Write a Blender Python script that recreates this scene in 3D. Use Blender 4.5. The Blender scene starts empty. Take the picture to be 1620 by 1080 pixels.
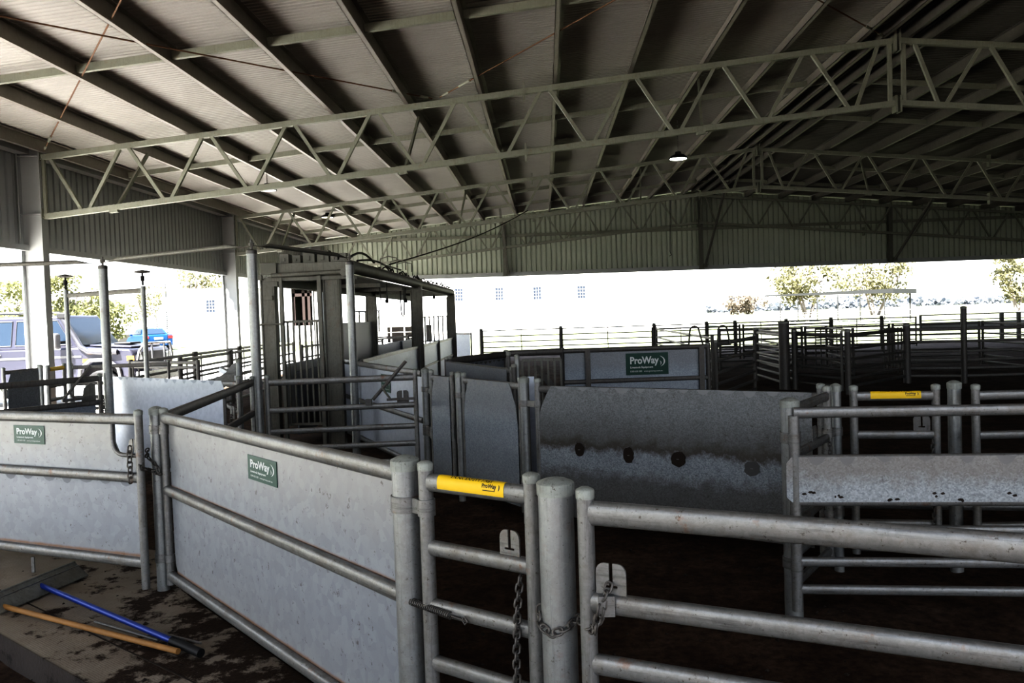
import bpy, math, random
from mathutils import Vector
random.seed(7)
# ---------------------------------------------------------------- camera model (pixels of the 1620x1080 frame -> places on the ground)
EYE=1.55; F=1300.0
def _n(v):
    l=math.sqrt(sum(a*a for a in v)); return tuple(a/l for a in v)
def _c(a,b): return (a[1]*b[2]-a[2]*b[1],a[2]*b[0]-a[0]*b[2],a[0]*b[1]-a[1]*b[0])
def _d(a,b): return sum(x*y for x,y in zip(a,b))
HS=0.033; VX,VY=862,498
CD=_n(((VX-810)/F,(540-VY)/F,-1.0))
CZ=_n((-HS,1.0,(540-VY)/F-HS*(VX-810)/F))
CX=_n(_c(CD,CZ)); CZ=_c(CX,CD)
def ray(px,py):
    v=((px-810)/F,(540-py)/F,-1.0); return (_d(v,CX),_d(v,CD),_d(v,CZ))
def P(px,py,z=0.0):
    r=ray(px,py); t=(z-EYE)/r[2]; return (r[0]*t,r[1]*t,z)
def PY(px,py,y):
    r=ray(px,py); t=y/r[1]; return (r[0]*t,y,EYE+r[2]*t)
def PX(px,py,x):
    r=ray(px,py); t=x/r[0]; return (x,r[1]*t,EYE+r[2]*t)
V=Vector
sc=bpy.context.scene; COL=sc.collection
# ---------------------------------------------------------------- mesh builder
LOC={}
class MB:
    def __init__(s): s.v=[]; s.f=[]; s.m=[]; s.s=[]
    def add(s,vs,fs,smooth=False,mi=0):
        o=len(s.v); s.v+= [tuple(v) for v in vs]
        for f in fs: s.f.append([i+o for i in f]); s.m.append(mi); s.s.append(smooth)
        return s
    def box(s,a,b,mi=0):
        x0,y0,z0=a; x1,y1,z1=b
        return s.add([(x0,y0,z0),(x1,y0,z0),(x1,y1,z0),(x0,y1,z0),(x0,y0,z1),(x1,y0,z1),(x1,y1,z1),(x0,y1,z1)],
          [(0,3,2,1),(4,5,6,7),(0,1,5,4),(1,2,6,5),(2,3,7,6),(3,0,4,7)],mi=mi)
    def frame(s,p,q,up=(0,0,1)):
        d=(V(q)-V(p)).normalized(); u=V(up)
        if abs(d.dot(u))>0.97: u=V((1,0,0))
        a=d.cross(u).normalized(); b=a.cross(d).normalized(); return d,a,b
    def bar(s,p,q,w,h,up=(0,0,1),mi=0):
        p=V(p);q=V(q); d,a,b=s.frame(p,q,up); w/=2;h/=2
        vs=[c+a*i*w+b*j*h for c in (p,q) for i,j in ((-1,-1),(1,-1),(1,1),(-1,1))]
        return s.add(vs,[(0,1,2,3),(7,6,5,4),(0,4,5,1),(1,5,6,2),(2,6,7,3),(3,7,4,0)],mi=mi)
    def sect(s,p,q,prof,up=(0,0,1),smooth=True,cap=True,mi=0,scale2=1.0):
        p=V(p);q=V(q); d,a,b=s.frame(p,q,up); n=len(prof)
        vs=[p+a*x+b*y for x,y in prof]+[q+a*x*scale2+b*y*scale2 for x,y in prof]
        s.add(vs,[(i,i+n,(i+1)%n+n,(i+1)%n) for i in range(n)],smooth,mi)
        if cap: s.add([vs[i] for i in range(n)],[tuple(range(n))],False,mi); s.add([vs[i+n] for i in range(n)],[tuple(reversed(range(n)))],False,mi)
        return s
    def tube(s,p,q,r,n=12,r2=None,cap=True,mi=0):
        return s.sect(p,q,[(r*math.cos(2*math.pi*i/n),r*math.sin(2*math.pi*i/n)) for i in range(n)],cap=cap,mi=mi,scale2=(r2/r if r2 is not None else 1.0))
    def oval(s,p,q,rw,rh,n=16,cap=True,mi=0):   # rounded-flat section
        pr=[]
        for i in range(n):
            t=2*math.pi*i/n; c,si=math.cos(t),math.sin(t)
            pr.append((rw*math.copysign(abs(c)**.75,c),rh*math.copysign(abs(si)**.75,si)))
        return s.sect(p,q,pr,cap=cap,mi=mi)
    def path(s,pts,r,n=8,closed=False,mi=0):
        pts=[V(p) for p in pts]; m=len(pts); rings=[]; pa=None
        for i,p in enumerate(pts):
            if closed: d=(pts[(i+1)%m]-pts[i-1])
            else: d=(pts[min(i+1,m-1)]-pts[max(i-1,0)])
            d.normalize()
            if pa is None:
                u=V((0,0,1)) if abs(d.z)<.9 else V((1,0,0)); a=d.cross(u).normalized()
            else: a=(pa-d*pa.dot(d)).normalized()
            pa=a; b=a.cross(d)
            rings.append([p+a*r*math.cos(2*math.pi*k/n)+b*r*math.sin(2*math.pi*k/n) for k in range(n)])
        vs=[v for R in rings for v in R]; fs=[]
        for i in range(m if closed else m-1):
            j=(i+1)%m
            for k in range(n): fs.append((i*n+k,i*n+(k+1)%n,j*n+(k+1)%n,j*n+k))
        s.add(vs,fs,True,mi)
        if not closed: s.add(rings[0],[tuple(range(n))],False,mi); s.add(rings[-1],[tuple(reversed(range(n)))],False,mi)
        return s
    def slab(s,pts,off,mi=0,smooth_side=False):   # polygon extruded by vector off
        pts=[V(p) for p in pts]; off=V(off); n=len(pts)
        vs=pts+[p+off for p in pts]
        s.add(vs,[tuple(range(n)),tuple(reversed(range(n,2*n)))],False,mi)
        s.add(vs,[(i,i+n,(i+1)%n+n,(i+1)%n) for i in range(n)],smooth_side,mi); return s
    def lathe(s,c,prof,n=16,mi=0):               # profile [(r,z)] around vertical axis at c
        c=V(c); vs=[]; m=len(prof)
        for r,z in prof:
            for k in range(n): vs.append(c+V((r*math.cos(2*math.pi*k/n),r*math.sin(2*math.pi*k/n),z)))
        fs=[(i*n+k,i*n+(k+1)%n,(i+1)*n+(k+1)%n,(i+1)*n+k) for i in range(m-1) for k in range(n)]
        return s.add(vs,fs,True,mi)
    def build(s,name,mats,parent=None,local=False,bevel=0):
        import bmesh
        me=bpy.data.meshes.new(name)
        o0=V((0,0,0)) if (local or parent is None) else LOC.get(parent.name,V((0,0,0)))
        me.from_pydata([(v[0]-o0.x,v[1]-o0.y,v[2]-o0.z) for v in s.v],[],s.f)
        if not isinstance(mats,(list,tuple)): mats=[mats]
        for m in mats: me.materials.append(m)
        me.polygons.foreach_set('material_index',s.m); me.polygons.foreach_set('use_smooth',s.s)
        bm=bmesh.new(); bm.from_mesh(me); bmesh.ops.remove_doubles(bm,verts=bm.verts,dist=1e-6)
        bmesh.ops.recalc_face_normals(bm,faces=bm.faces); bm.to_mesh(me); bm.free(); me.set_sharp_from_angle(angle=.7); me.update()
        o=bpy.data.objects.new(name,me); COL.objects.link(o)
        if parent is not None: o.parent=parent; LOC[o.name]=o0 if not local else V((0,0,0))
        if bevel:
            b=o.modifiers.new('bevel','BEVEL'); b.width=bevel; b.segments=2; b.limit_method='ANGLE'; b.angle_limit=.6
        return o
def thing(name,label,cat,loc=(0,0,0),group=None,rotz=0):
    o=bpy.data.objects.new(name,None); COL.objects.link(o); o.location=loc; o.rotation_euler=(0,0,rotz); o.empty_display_size=.1
    LOC[o.name]=V(loc); return tag(o,label,cat,group)
def tag(o,label,cat,group=None,kind=None):
    if label: o['label']=label
    if cat: o['category']=cat
    if group: o['group']=group
    if kind: o['kind']=kind
    return o
def struct(name,mb,m,label=None,**k):
    o=mb.build(name,m,**k); o['kind']='structure'
    if label: o['label']=label
    return o
ORD=['first','second','third','fourth','fifth','sixth','seventh','eighth','ninth','tenth','eleventh','twelfth','thirteenth','fourteenth']
# ---------------------------------------------------------------- materials
class N:
    def __init__(s,name):
        m=bpy.data.materials.new(name); m.use_nodes=True; s.m=m; s.t=m.node_tree; s.b=s.t.nodes['Principled BSDF']
    def n(s,t,**k):
        x=s.t.nodes.new(t)
        for a,b in k.items():
            if a.startswith('i_'): x.inputs[a[2:].replace('_',' ')].default_value=b
            else: setattr(x,a,b)
        return x
    def l(s,a,b): s.t.links.new(a,b)
    def ramp(s,fac,stops,interp='LINEAR'):
        r=s.n('ShaderNodeValToRGB'); r.color_ramp.interpolation=interp
        e=r.color_ramp.elements
        while len(e)<len(stops): e.new(.5)
        for el,(p,c) in zip(e,stops):
            el.position=p; el.color=(c if isinstance(c,tuple) else (c,c,c))+(1,) if not (isinstance(c,tuple) and len(c)==4) else c
        s.l(fac,r.inputs[0]); return r
    def mix(s,f,a,b,mode='MIX'):
        m=s.n('ShaderNodeMix',data_type='RGBA',blend_type=mode)
        for sock,v in ((m.inputs[0],f),(m.inputs[6],a),(m.inputs[7],b)):
            if hasattr(v,'links'): s.l(v,sock)
            elif isinstance(v,tuple): sock.default_value=v+(1,)
            else: sock.default_value=v
        return m.outputs[2]
    def math(s,op,a,b=0.5,clamp=False):
        m=s.n('ShaderNodeMath',operation=op,use_clamp=clamp)
        for sock,v in ((m.inputs[0],a),(m.inputs[1],b)):
            if hasattr(v,'links'): s.l(v,sock)
            else: sock.default_value=v
        return m.outputs[0]
    def coord(s,kind='Object',scale=None):
        if kind=='World': o=s.n('ShaderNodeNewGeometry').outputs['Position']
        else: o=s.n('ShaderNodeTexCoord').outputs[kind]
        if scale:
            mp=s.n('ShaderNodeMapping'); mp.inputs['Scale'].default_value=scale; s.l(o,mp.inputs[0]); o=mp.outputs[0]
        return o
    def noise(s,co,scale,detail=4,rough=.6):
        x=s.n('ShaderNodeTexNoise'); x.inputs['Scale'].default_value=scale; x.inputs['Detail'].default_value=detail; x.inputs['Roughness'].default_value=rough
        s.l(co,x.inputs['Vector']); return x.outputs['Fac']
    def bump(s,h,st=.3,d=.01):
        b=s.n('ShaderNodeBump'); b.inputs['Strength'].default_value=st; b.inputs['Distance'].default_value=d; s.l(h,b.inputs['Height']); s.l(b.outputs[0],s.b.inputs['Normal'])
    def out(s,col=None,rough=None,metal=None,spec=None):
        for k,v in (('Base Color',col),('Roughness',rough),('Metallic',metal),('Specular IOR Level',spec)):
            if v is None: continue
            if hasattr(v,'links'): s.l(v,s.b.inputs[k])
            elif isinstance(v,tuple): s.b.inputs[k].default_value=v+(1,)
            else: s.b.inputs[k].default_value=v
        return s.m
def plain(name,col,rough=.6,metal=0.0,var=.15,scale=6):
    g=N(name); n=g.noise(g.coord(),scale,5)
    c=g.mix(n,tuple(x*(1-var) for x in col),tuple(min(1,x*(1+var)) for x in col))
    return g.out(c,rough,metal)
def galv(name,a,b,metal=.35,rough=.5,spangle=60,dirt=.35,dirtcol=(.16,.13,.10),rust=.0,spec=.5,streak=(60,60,3.5)):
    g=N(name); co=g.coord()
    vo=g.n('ShaderNodeTexVoronoi'); vo.inputs['Scale'].default_value=spangle; g.l(co,vo.inputs['Vector'])
    sp=g.n('ShaderNodeSeparateColor'); g.l(vo.outputs['Color'],sp.inputs[0])
    n1=g.noise(co,3.5,6,.65)
    nfi=g.noise(co,160,3,.8)
    f=g.math('ADD',g.math('MULTIPLY',sp.outputs[0],.20),g.math('ADD',g.math('MULTIPLY',n1,.45),g.math('MULTIPLY',nfi,.45)),True)
    f=g.math('SUBTRACT',f,.08,True)
    c=g.mix(f,a,b)
    n2=g.noise(co,7,8,.75)
    dm=g.ramp(n2,[(.48,0.0),(.75,1.0)]).outputs[0]
    c=g.mix(g.math('MULTIPLY',dm,dirt),c,dirtcol)
    n4=g.noise(co,70,5,.75); sp2=g.ramp(n4,[(.60,0.0),(.68,1.0)]).outputs[0]
    st=g.noise(g.coord('Object',streak),1.0,4,.7); c=g.mix(g.math('MULTIPLY',g.ramp(st,[(.52,0.0),(.70,1.0)]).outputs[0],min(.7,dirt*.9)),c,tuple(x*.55 for x in a))
    c=g.mix(g.math('MULTIPLY',sp2,min(1,dirt*1.3)),c,(.06,.045,.03))
    if rust>0:
        n3=g.noise(co,9,6,.7); rm=g.ramp(n3,[(.60,0.0),(.68,1.0)]).outputs[0]
        c=g.mix(g.math('MULTIPLY',rm,rust),c,(.22,.09,.035))
    g.bump(g.math('ADD',n2,g.math('MULTIPLY',nfi,.35)),.30,.003)
    return g.out(c,g.math('ADD',g.math('MULTIPLY',n2,.25),rough-.1),metal,spec)
M={}
M['post']=galv('galvanised_post',(.24,.25,.25),(.42,.43,.425),.55,.40,45,.45,rust=.2)
M['upr']=galv('galvanised_upright',(.18,.18,.176),(.35,.35,.342),.5,.45,70,.6,rust=.35)
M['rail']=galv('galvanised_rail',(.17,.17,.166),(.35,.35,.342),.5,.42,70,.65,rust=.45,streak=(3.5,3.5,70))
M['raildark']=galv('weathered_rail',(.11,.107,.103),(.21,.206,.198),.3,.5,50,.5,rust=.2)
M['frame']=galv('weathered_box_steel',(.16,.158,.142),(.27,.268,.245),.2,.6,30,.5,rust=.15)
M['cap']=galv('cast_cap',(.25,.27,.25),(.42,.43,.40),.2,.6,60,.6)
M['chain']=galv('chain_steel',(.10,.095,.09),(.20,.19,.175),.5,.5,60,.3,rust=.3)
M['rusty']=galv('rusted_steel',(.14,.08,.05),(.24,.15,.10),.2,.75,60,.5,rust=.7)
M['black']=plain('black_rubber',(.015,.015,.016),.6)
M['hose']=plain('dark_hose',(.03,.028,.026),.6)
def sheetmat(name,a,b,span,dirt,bands,dcol=(.17,.145,.12),metal=.3,rough=.45,rustz=()):
    """galvanised sheet: spangle + dust + grime by height above the ground"""
    g=N(name); co=g.coord(); wp=g.coord('World')
    vo=g.n('ShaderNodeTexVoronoi'); vo.inputs['Scale'].default_value=span; g.l(co,vo.inputs['Vector'])
    sp=g.n('ShaderNodeSeparateColor'); g.l(vo.outputs['Color'],sp.inputs[0])
    n1=g.noise(co,2.2,5,.6)
    c=g.mix(g.math('ADD',g.math('MULTIPLY',sp.outputs[0],.5),g.math('MULTIPLY',n1,.5),True),a,b)
    sx=g.n('ShaderNodeSeparateXYZ'); g.l(wp,sx.inputs[0]); z=sx.outputs[2]
    nz=g.noise(co,9,8,.75); zz=g.math('ADD',z,g.math('MULTIPLY',g.math('SUBTRACT',nz,.5),.28))
    if bands:
        r=g.ramp(g.math('DIVIDE',zz,1.1),bands); c=g.mix(g.math('MULTIPLY',r.outputs[0],1.0),c,dcol)
    n2=g.noise(co,26,6,.75); dm=g.ramp(n2,[(.60,0.0),(.66,1.0)]).outputs[0]
    c=g.mix(g.math('MULTIPLY',dm,dirt),c,(.07,.055,.045))
    for rz in rustz:
        d=g.math('ABSOLUTE',g.math('SUBTRACT',z,rz)); k=g.ramp(g.math('ADD',d,g.math('MULTIPLY',g.math('SUBTRACT',nz,.5),.02)),[(0.0,1.0),(.014,0.0)]).outputs[0]
        c=g.mix(g.math('MULTIPLY',k,.8),c,(.25,.13,.06))
    g.bump(n1,.25,.02)
    return g.out(c,g.math('ADD',g.math('MULTIPLY',nz,.2),rough-.1),metal)
M['sheetA']=sheetmat('sheet_pale',(.24,.255,.28),(.315,.335,.365),25,.6,[(.0,.25),(.35,0.0),(.62,.0),(.85,.45),(1.0,.3)],dcol=(.36,.34,.29),metal=.15,rustz=(.70,.225))
M['sheetB']=sheetmat('sheet_pale_gate',(.24,.255,.28),(.32,.34,.365),25,.65,[(.0,.25),(.35,0.0),(.62,.0),(.85,.3),(1.0,.3)],dcol=(.36,.33,.28),metal=.15,rustz=(.625,.125))
M['sheetJ']=sheetmat('sheet_grimy',(.17,.19,.21),(.58,.63,.68),140,.4,[(.0,.9),(.20,.75),(.34,.7),(.41,.15),(.50,.15),(.55,1.0),(.62,.7),(.80,.55),(1.0,.65)],dcol=(.125,.115,.10))
M['sheetK']=sheetmat('sheet_blue_grey',(.20,.23,.27),(.44,.49,.55),110,.25,[(.0,.7),(.3,.25),(.62,.1),(.75,.45),(1.0,.6)],dcol=(.19,.18,.17))
M['sheetH']=sheetmat('sheet_spangled',(.22,.235,.245),(.55,.58,.60),130,.35,[(.0,.0),(.58,.0),(.66,.6),(1.0,.55)],dcol=(.23,.20,.17))
M['sheetN']=sheetmat('sheet_blue_white',(.42,.46,.54),(.54,.58,.66),30,.1,[(.0,.2),(.6,0.0),(.9,.2),(1.0,.25)],dcol=(.42,.42,.38))
M['sheetD']=sheetmat('sheet_dull_grey',(.20,.22,.25),(.34,.37,.42),60,.2,[(.0,.5),(.5,.1),(1.0,.3)],dcol=(.15,.145,.14))  # duller grey sheet than the blue grey one
M['mark']=plain('weld_scorch',(.27,.275,.28),.6)
M['markN']=plain('weld_scorch_pale',(.34,.37,.43),.6)
M['markA']=plain('weld_scorch_light',(.20,.21,.23),.6)
M['markH']=plain('weld_scorch_mid',(.24,.235,.23),.6)
M['markdark']=plain('weld_scorch_dark',(.12,.12,.118),.6)
M['mud']=plain('dried_mud',(.045,.035,.028),.9)
M['green']=plain('sign_green',(.008,.065,.048),.4,var=.05)
M['white']=plain('sign_white',(.62,.66,.66),.5,var=.05)
M['yellow']=plain('sticker_yellow',(.72,.50,.03),.45,var=.06)
M['ink']=plain('sticker_ink',(.02,.02,.02),.5,var=.05)
M['truss']=galv('truss_paint',(.25,.255,.215),(.33,.335,.285),.0,.55,12,.3,(.13,.12,.07),rust=.2)
M['column']=plain('column_grey',(.40,.41,.41),.55,var=.08,scale=2)
M['purlin']=galv('purlin_steel',(.27,.25,.225),(.36,.34,.315),.3,.45,20,.15)
M['clad']=plain('gable_sheet',(.49,.52,.45),.5,var=.08,scale=1.2)
M['cladl']=plain('side_sheet',(.44,.45,.45),.5,var=.06,scale=1.2)
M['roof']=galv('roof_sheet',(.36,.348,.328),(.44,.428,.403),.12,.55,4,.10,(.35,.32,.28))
M['roofd']=galv('shaded_roof_sheet',(.15,.145,.13),(.20,.19,.175),.12,.55,4,.1,(.1,.1,.09))  # darker copy of the roof sheet: the right slope's shade put into its colour
M['purlind']=galv('shaded_purlin',(.16,.15,.14),(.23,.215,.2),.3,.45,20,.15)  # purlin steel darkened for the right slope, shade painted into the colour
M['greybox']=plain('grey_box',(.17,.17,.15),.6,var=.15)
M['trim']=plain('eave_trim',(.42,.43,.43),.5,var=.05)
# ---------------------------------------------------------------- shed shell
XA=5.82; ZA=5.84; HSP=14.25; SL=1.30/14.25; XL=XA-HSP; XR=XA+HSP
Y0,Y1=-3.9,31.4
def rz(x,off=0.0): return ZA-abs(x-XA)*SL+off      # top of the top chord
FR=[-3.7,5.0,13.7,22.4,31.1]
# roof sheets: ribs run down the slope
def roofside(name,xa,xb,mt='roof'):
    mb=MB(); p=.09; n=int((Y1-Y0+1.0)/p); vs=[]; fs=[]; k=0
    for i in range(n):
        for dy,dz in ((0,0),(.035,0),(.045,.010),(.080,.010)):
            y=Y0-.5+i*p+dy
            vs+= [(xa,y,rz(xa,.225+dz)),(xb,y,rz(xb,.225+dz))]
    m=len(vs)//2
    mb.add(vs,[(2*i,2*i+1,2*i+3,2*i+2) for i in range(m-1)],False)
    return struct(name,mb,M[mt])
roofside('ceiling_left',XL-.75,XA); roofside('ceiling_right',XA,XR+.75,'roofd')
tag(MB().slab([(XA-.25,Y0-.5,ZA+.225),(XA,Y0-.5,ZA+.262),(XA+.25,Y0-.5,ZA+.225),(XA,Y0-.5,ZA+.275)],(0,Y1-Y0+1,0)).build('trim_1',M['trim']),None,None,kind='structure')
def cladding(name,p,q,z0,ztop,mat,inward,pitch=.19):
    """ribbed wall sheet from p to q; ztop(x) gives the upper edge"""
    p=V(p);q=V(q);L=(q-p).length;u=(q-p)/L; n=V(inward); mb=MB(); vs=[]
    k=int(L/pitch)
    for i in range(k+1):
        for ds,dn in ((0,0),(.012,-.05),(.048,-.05),(.06,0)):
            s=min(L,i*pitch+ds); c=p+u*s+n*dn
            vs+= [(c.x,c.y,z0),(c.x,c.y,ztop(c.x))]
    mb.add(vs,[(2*i,2*i+1,2*i+3,2*i+2) for i in range(len(vs)//2-1)])
    return struct(name,mb,mat)
cladding('wall_back',(XL-.4,Y1,0),(XR+.4,Y1,0),3.08,lambda x:rz(x,.2),M['clad'],(0,-1,0))
cladding('wall_left',(XL-.46,Y0,0),(XL-.46,Y1,0),2.97,lambda x:rz(x,.22),M['cladl'],(1,0,0))
cladding('wall_right',(XR+.46,Y0,0),(XR+.46,Y1,0),-.05,lambda x:rz(x,.22),M['cladl'],(-1,0,0))  # out of view; carried down to the ground to keep daylight off the right
def trim(n,a,b): 
    struct('trim_%d'%n,MB().box(a,b),M['trim'])
trim(2,(XL-.4,Y1-.11,3.06),(XR+.4,Y1-.05,3.22)); trim(3,(XL-.43,Y0,2.93),(XL-.30,Y1,3.03)); trim(4,(XR+.30,Y0,2.93),(XR+.43,Y1,3.03))
trim(5,(XL-.42,Y0,rz(XL)+.02),(XL-.22,Y1-.3,rz(XL)+.19)) 
# girt across the gable
tag(MB().box((XL+.1,Y1-.10,4.55),(XR-.1,Y1-.04,4.66)).build('wall_girt',M['truss']),'long horizontal pale steel girt halfway up the ribbed end gable wall','girt')
# ---------------------------------------------------------------- columns
def column(x,y,side,label,group=None):
    c=thing('steel_column',label,'column',(x,y,0),group); c['kind']='thing'
    zt=rz(XL)+.12 if side else 0
    if side:
        w=.37; x0=x-w/2; x1=x+w/2
        MB().box((x0+.012,y-.006,0),(x1-.012,y+.006,zt)).build('web',M['column'],c)
        for xx in (x0,x1): MB().box((xx-.012,y-.085,0),(xx+.012,y+.085,zt)).build('flange',M['column'],c)
        xi=x1 if side<0 else x0; sg=1 if side<0 else -1
        for z in (rz(XL)-.02,rz(XL)-1.0): 
            MB().box((x0,y-.08,z-.006),(x1,y+.08,z+.006)).build('stiffener',M['column'],c)
            e=MB().box((min(xi,xi+sg*.02),y-.075,z-.09),(max(xi,xi+sg*.02),y+.075,z+.09))
            for dy in (-.045,.045): e.tube((xi,y+dy,z-.06),(xi+sg*.045,y+dy,z-.06),.014,8)
            e.build('end_plate',M['truss'],c)
        MB().box((x0-.04,y-.14,0),(x1+.04,y+.14,.02)).build('base_plate',M['column'],c)
        MB().add([(x0,y-.09,zt),(x1,y-.09,zt+.04),(x1,y+.09,zt+.04),(x0,y+.09,zt)],[(0,1,2,3)]).build('cap_plate',M['column'],c)
    return c
lab=['left eave steel column standing behind the camera','nearest left eave steel column beside the camera','left eave steel column in front of the silver four wheel drive','left eave steel column behind the tall galvanised post','left eave steel column at the far gable corner']
for i,y in enumerate(FR):
    if i>=1: column(XL-.21,y,-1,lab[i])
    if i>=3: column(XR+.21,y,1,'right eave steel column '+('at the far gable corner' if i==4 else 'beyond the right hand yards'))
for i,x in enumerate((-1.45,5.93,12.9)):
    c=thing('gable_mullion','dark steel upright behind the end gable, '+['leftmost of three','under the roof ridge','rightmost of three'][i],'mullion',(x,Y1-.2,3.1))
    MB().box((x-.006,Y1-.30,3.08),(x+.006,Y1-.12,rz(x,-.02))).build('web',M['frame'],c)
    for yy in (Y1-.30,Y1-.13): MB().box((x-.07,yy-.008,3.08),(x+.07,yy+.008,rz(x,-.02))).build('flange',M['frame'],c)
    MB().box((x-.1,Y1-.33,3.06),(x+.1,Y1-.10,3.09)).build('base_plate',M['frame'],c)
    b=thing('raking_brace','dark raking steel strut leaning to the foot of the '+['leftmost gable upright','gable upright under the ridge','rightmost gable upright'][i],'brace',(x+.15,Y1-.4,3.2))
    xo=.25 if i!=0 else -.1
    MB().bar((x+.12,Y1-.36,3.2),(x+.12+xo,28.2,rz(x+xo,.10)),.07,.07).build('strut',M['frame'],b)
    MB().box((x+.05,Y1-.40,3.12),(x+.19,Y1-.32,3.26)).build('cleat',M['frame'],b)
# ---------------------------------------------------------------- roof trusses
def truss(y,label,detail=True):
    t=thing('roof_truss',label,'truss',(XA,y,ZA),'painted steel roof trusses'); dep=1.0; mt=M['truss']
    def top(x): return V((x,y,rz(x,-.045)))
    def bot(x): return V((x,y,rz(x,-.045-dep)))
    for sg in (-1,1):
        x0=XA+sg*HSP; x1=XA+sg*.05
        xs=XA+sg*6.05
        for fn,nm in ((top,'top_chord'),(bot,'bottom_chord')):
            a=MB().bar(fn(x0),fn(x1),.09,.09); a.build(nm,mt,t)
            c=fn(xs); MB().box((c.x-.018,y-.075,c.z-.15),(c.x-.004,y+.075,c.z+.15)).box((c.x+.004,y-.075,c.z-.15),(c.x+.018,y+.075,c.z+.15)).build('splice_plate',mt,t)
        pw=HSP/10
        for k in range(10):
            a=x0-sg*(k*pw); b=x0-sg*((k+.5)*pw); c=x0-sg*((k+1)*pw)
            if k==9: c=XA+sg*.22
            for p,q in ((top(a+(-sg*.06)),bot(b+sg*.05)),(bot(b-sg*.05),top(c+sg*.06))):
                if k==0 and p.z>q.z: p=top(a-sg*.12)
                MB().bar(p,q,.055,.055).build('web_brace',mt,t)
        MB().bar(top(XA+sg*HSP-sg*.02),bot(XA+sg*HSP-sg*.02),.05,.05,up=(0,1,0)).build('end_post',mt,t)
        MB().bar(top(XA+sg*.11),bot(XA+sg*.11),.06,.06,up=(0,1,0)).build('king_post',mt,t)
    MB().box((XA-.06,y-.08,ZA-.22),(XA-.045+.03,y+.08,ZA+.12)).box((XA+.02,y-.08,ZA-.22),(XA+.05,y+.08,ZA+.12)).build('apex_plate',mt,t)
    MB().box((XA-.05,y-.08,ZA-1.2),(XA-.02,y+.08,ZA-.93)).box((XA+.02,y-.08,ZA-1.2),(XA+.05,y+.08,ZA-.93)).build('apex_plate',mt,t)
    return t
truss(5.0,'pale green steel lattice roof truss overhead, nearest of four')
truss(13.7,'pale green steel lattice roof truss spanning the whole picture, lowest and largest in view')
truss(22.4,'pale green steel lattice roof truss, next one behind the largest truss')
truss(31.0,'pale green steel lattice roof truss standing right against the ribbed gable')
# ---------------------------------------------------------------- purlins
PXS=[XL+.10+1.235*k for k in range(12)]; PXR=[2*XA-x for x in PXS]
def purlin(x,sg,label,grp):
    h=.20; z=rz(x,.01); t=.008; w=.065; mb=MB(); ya,yb=Y0+.05,Y1-.12
    # Z section: web on the uphill side, lower flange towards the eave, upper flange uphill
    mb.box((x-t/2,ya,z),(x+t/2,yb,z+h))
    f=-sg
    mb.box((min(x,x+sg*w),ya,z),(max(x,x+sg*w),yb,z+t)); mb.box((min(x,x-sg*w),ya,z+h-t),(max(x,x-sg*w),yb,z+h))
    mb.box((min(x+sg*w,x+sg*(w-t)),ya,z),(max(x+sg*w,x+sg*(w-t)),yb,z+.022))
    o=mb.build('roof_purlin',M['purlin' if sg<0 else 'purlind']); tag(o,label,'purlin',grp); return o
for k,x in enumerate(PXS): purlin(x,-1,'long steel roof purlin, %s up the left slope from the eave'%ORD[k],'left slope purlins')
for k,x in enumerate(PXR): purlin(x,1,'long steel roof purlin, %s up the right slope from the eave'%ORD[k],'right slope purlins')
purlin(XA-.18,-1,'long steel purlin tight against the left of the roof ridge','ridge purlins'); purlin(XA+.18,1,'long steel purlin tight against the right of the roof ridge','ridge purlins')
# bridging between purlins
rows=[(10.35,'bridging row before the largest truss'),(16.4,'first row behind largest truss'),(19.3,'second row behind largest truss'),(25.2,'row behind second truss'),(28.1,'row before the gable')]
for yb,txt in rows:
    for side,xs in (('left',PXS+[XA-.18]),('right',PXR+[XA+.18])):
        for k in range(len(xs)-1):
            a,b=xs[k],xs[k+1]
            o=MB().bar((a+(.01 if b>a else -.01),yb,rz(a,.10)),(b-(.01 if b>a else -.01),yb,rz(b,.10)),.06,.10).build('purlin_bridging',M['truss'])
            tag(o,'short bridging strut, %s gap up the %s slope, %s'%(ORD[k],side,txt),'bridging strut','bridging struts between purlins')
# fly braces from purlins down to the bottom chords
for y,nm in ((13.7,'largest'),(22.4,'second')):
    for x,w in ((PXS[1],'near the left eave'),(PXS[5],'in the middle of the left slope'),(PXS[9],'high on the left slope'),(PXR[9],'high on the right slope'),(PXR[5],'in the middle of the right slope')):
        o=MB().bar((x+.03,y+.95,rz(x,.02)),(x-.1,y+.06,rz(x,-1.03)),.04,.055).bar((x-.2,y,rz(x-.2,-1.105)),(x-.06,y,rz(x-.06,-1.105)),.08,.05).build('fly_brace',M['truss'])
        tag(o,'slanting fly brace on the %s truss, %s'%(nm,w),'brace','fly braces')
# bracing rods
def rod(p,q,label):
    p=V(p);q=V(q); o=thing('brace_rod',label,'brace rod',p)
    MB().tube(p,q,.010,8).build('rod',M['rusty'],o)
    d=(p-q).normalized(); e=p-d*.0
    MB().tube(e-d*.9,e-d*.6,.022,8).tube(e-d*.28,e-d*.10,.020,8).build('turnbuckle',M['truss'],o)
nx=PXS[5]+.6; 
rod((-1.75,13.62,rz(-1.75,.03)),(-8.0,5.05,rz(-8,.03)),'thin bracing rod running from the largest truss towards the upper left')
rod((-1.62,13.62,rz(-1.62,.03)),(5.3,5.05,rz(5.3,.03)),'thin bracing rod running from the largest truss towards the top centre')
rod((-8.33,13.60,rz(-8.33,.05)),(-1.6,5.05,rz(-1.6,.03)),'thin bracing rod rising from the left end of the largest truss')
rod((5.6,13.62,rz(5.6,.03)),(-1.3,5.05,rz(-1.3,.02)),'thin bracing rod leaving the apex of the largest truss')
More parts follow.
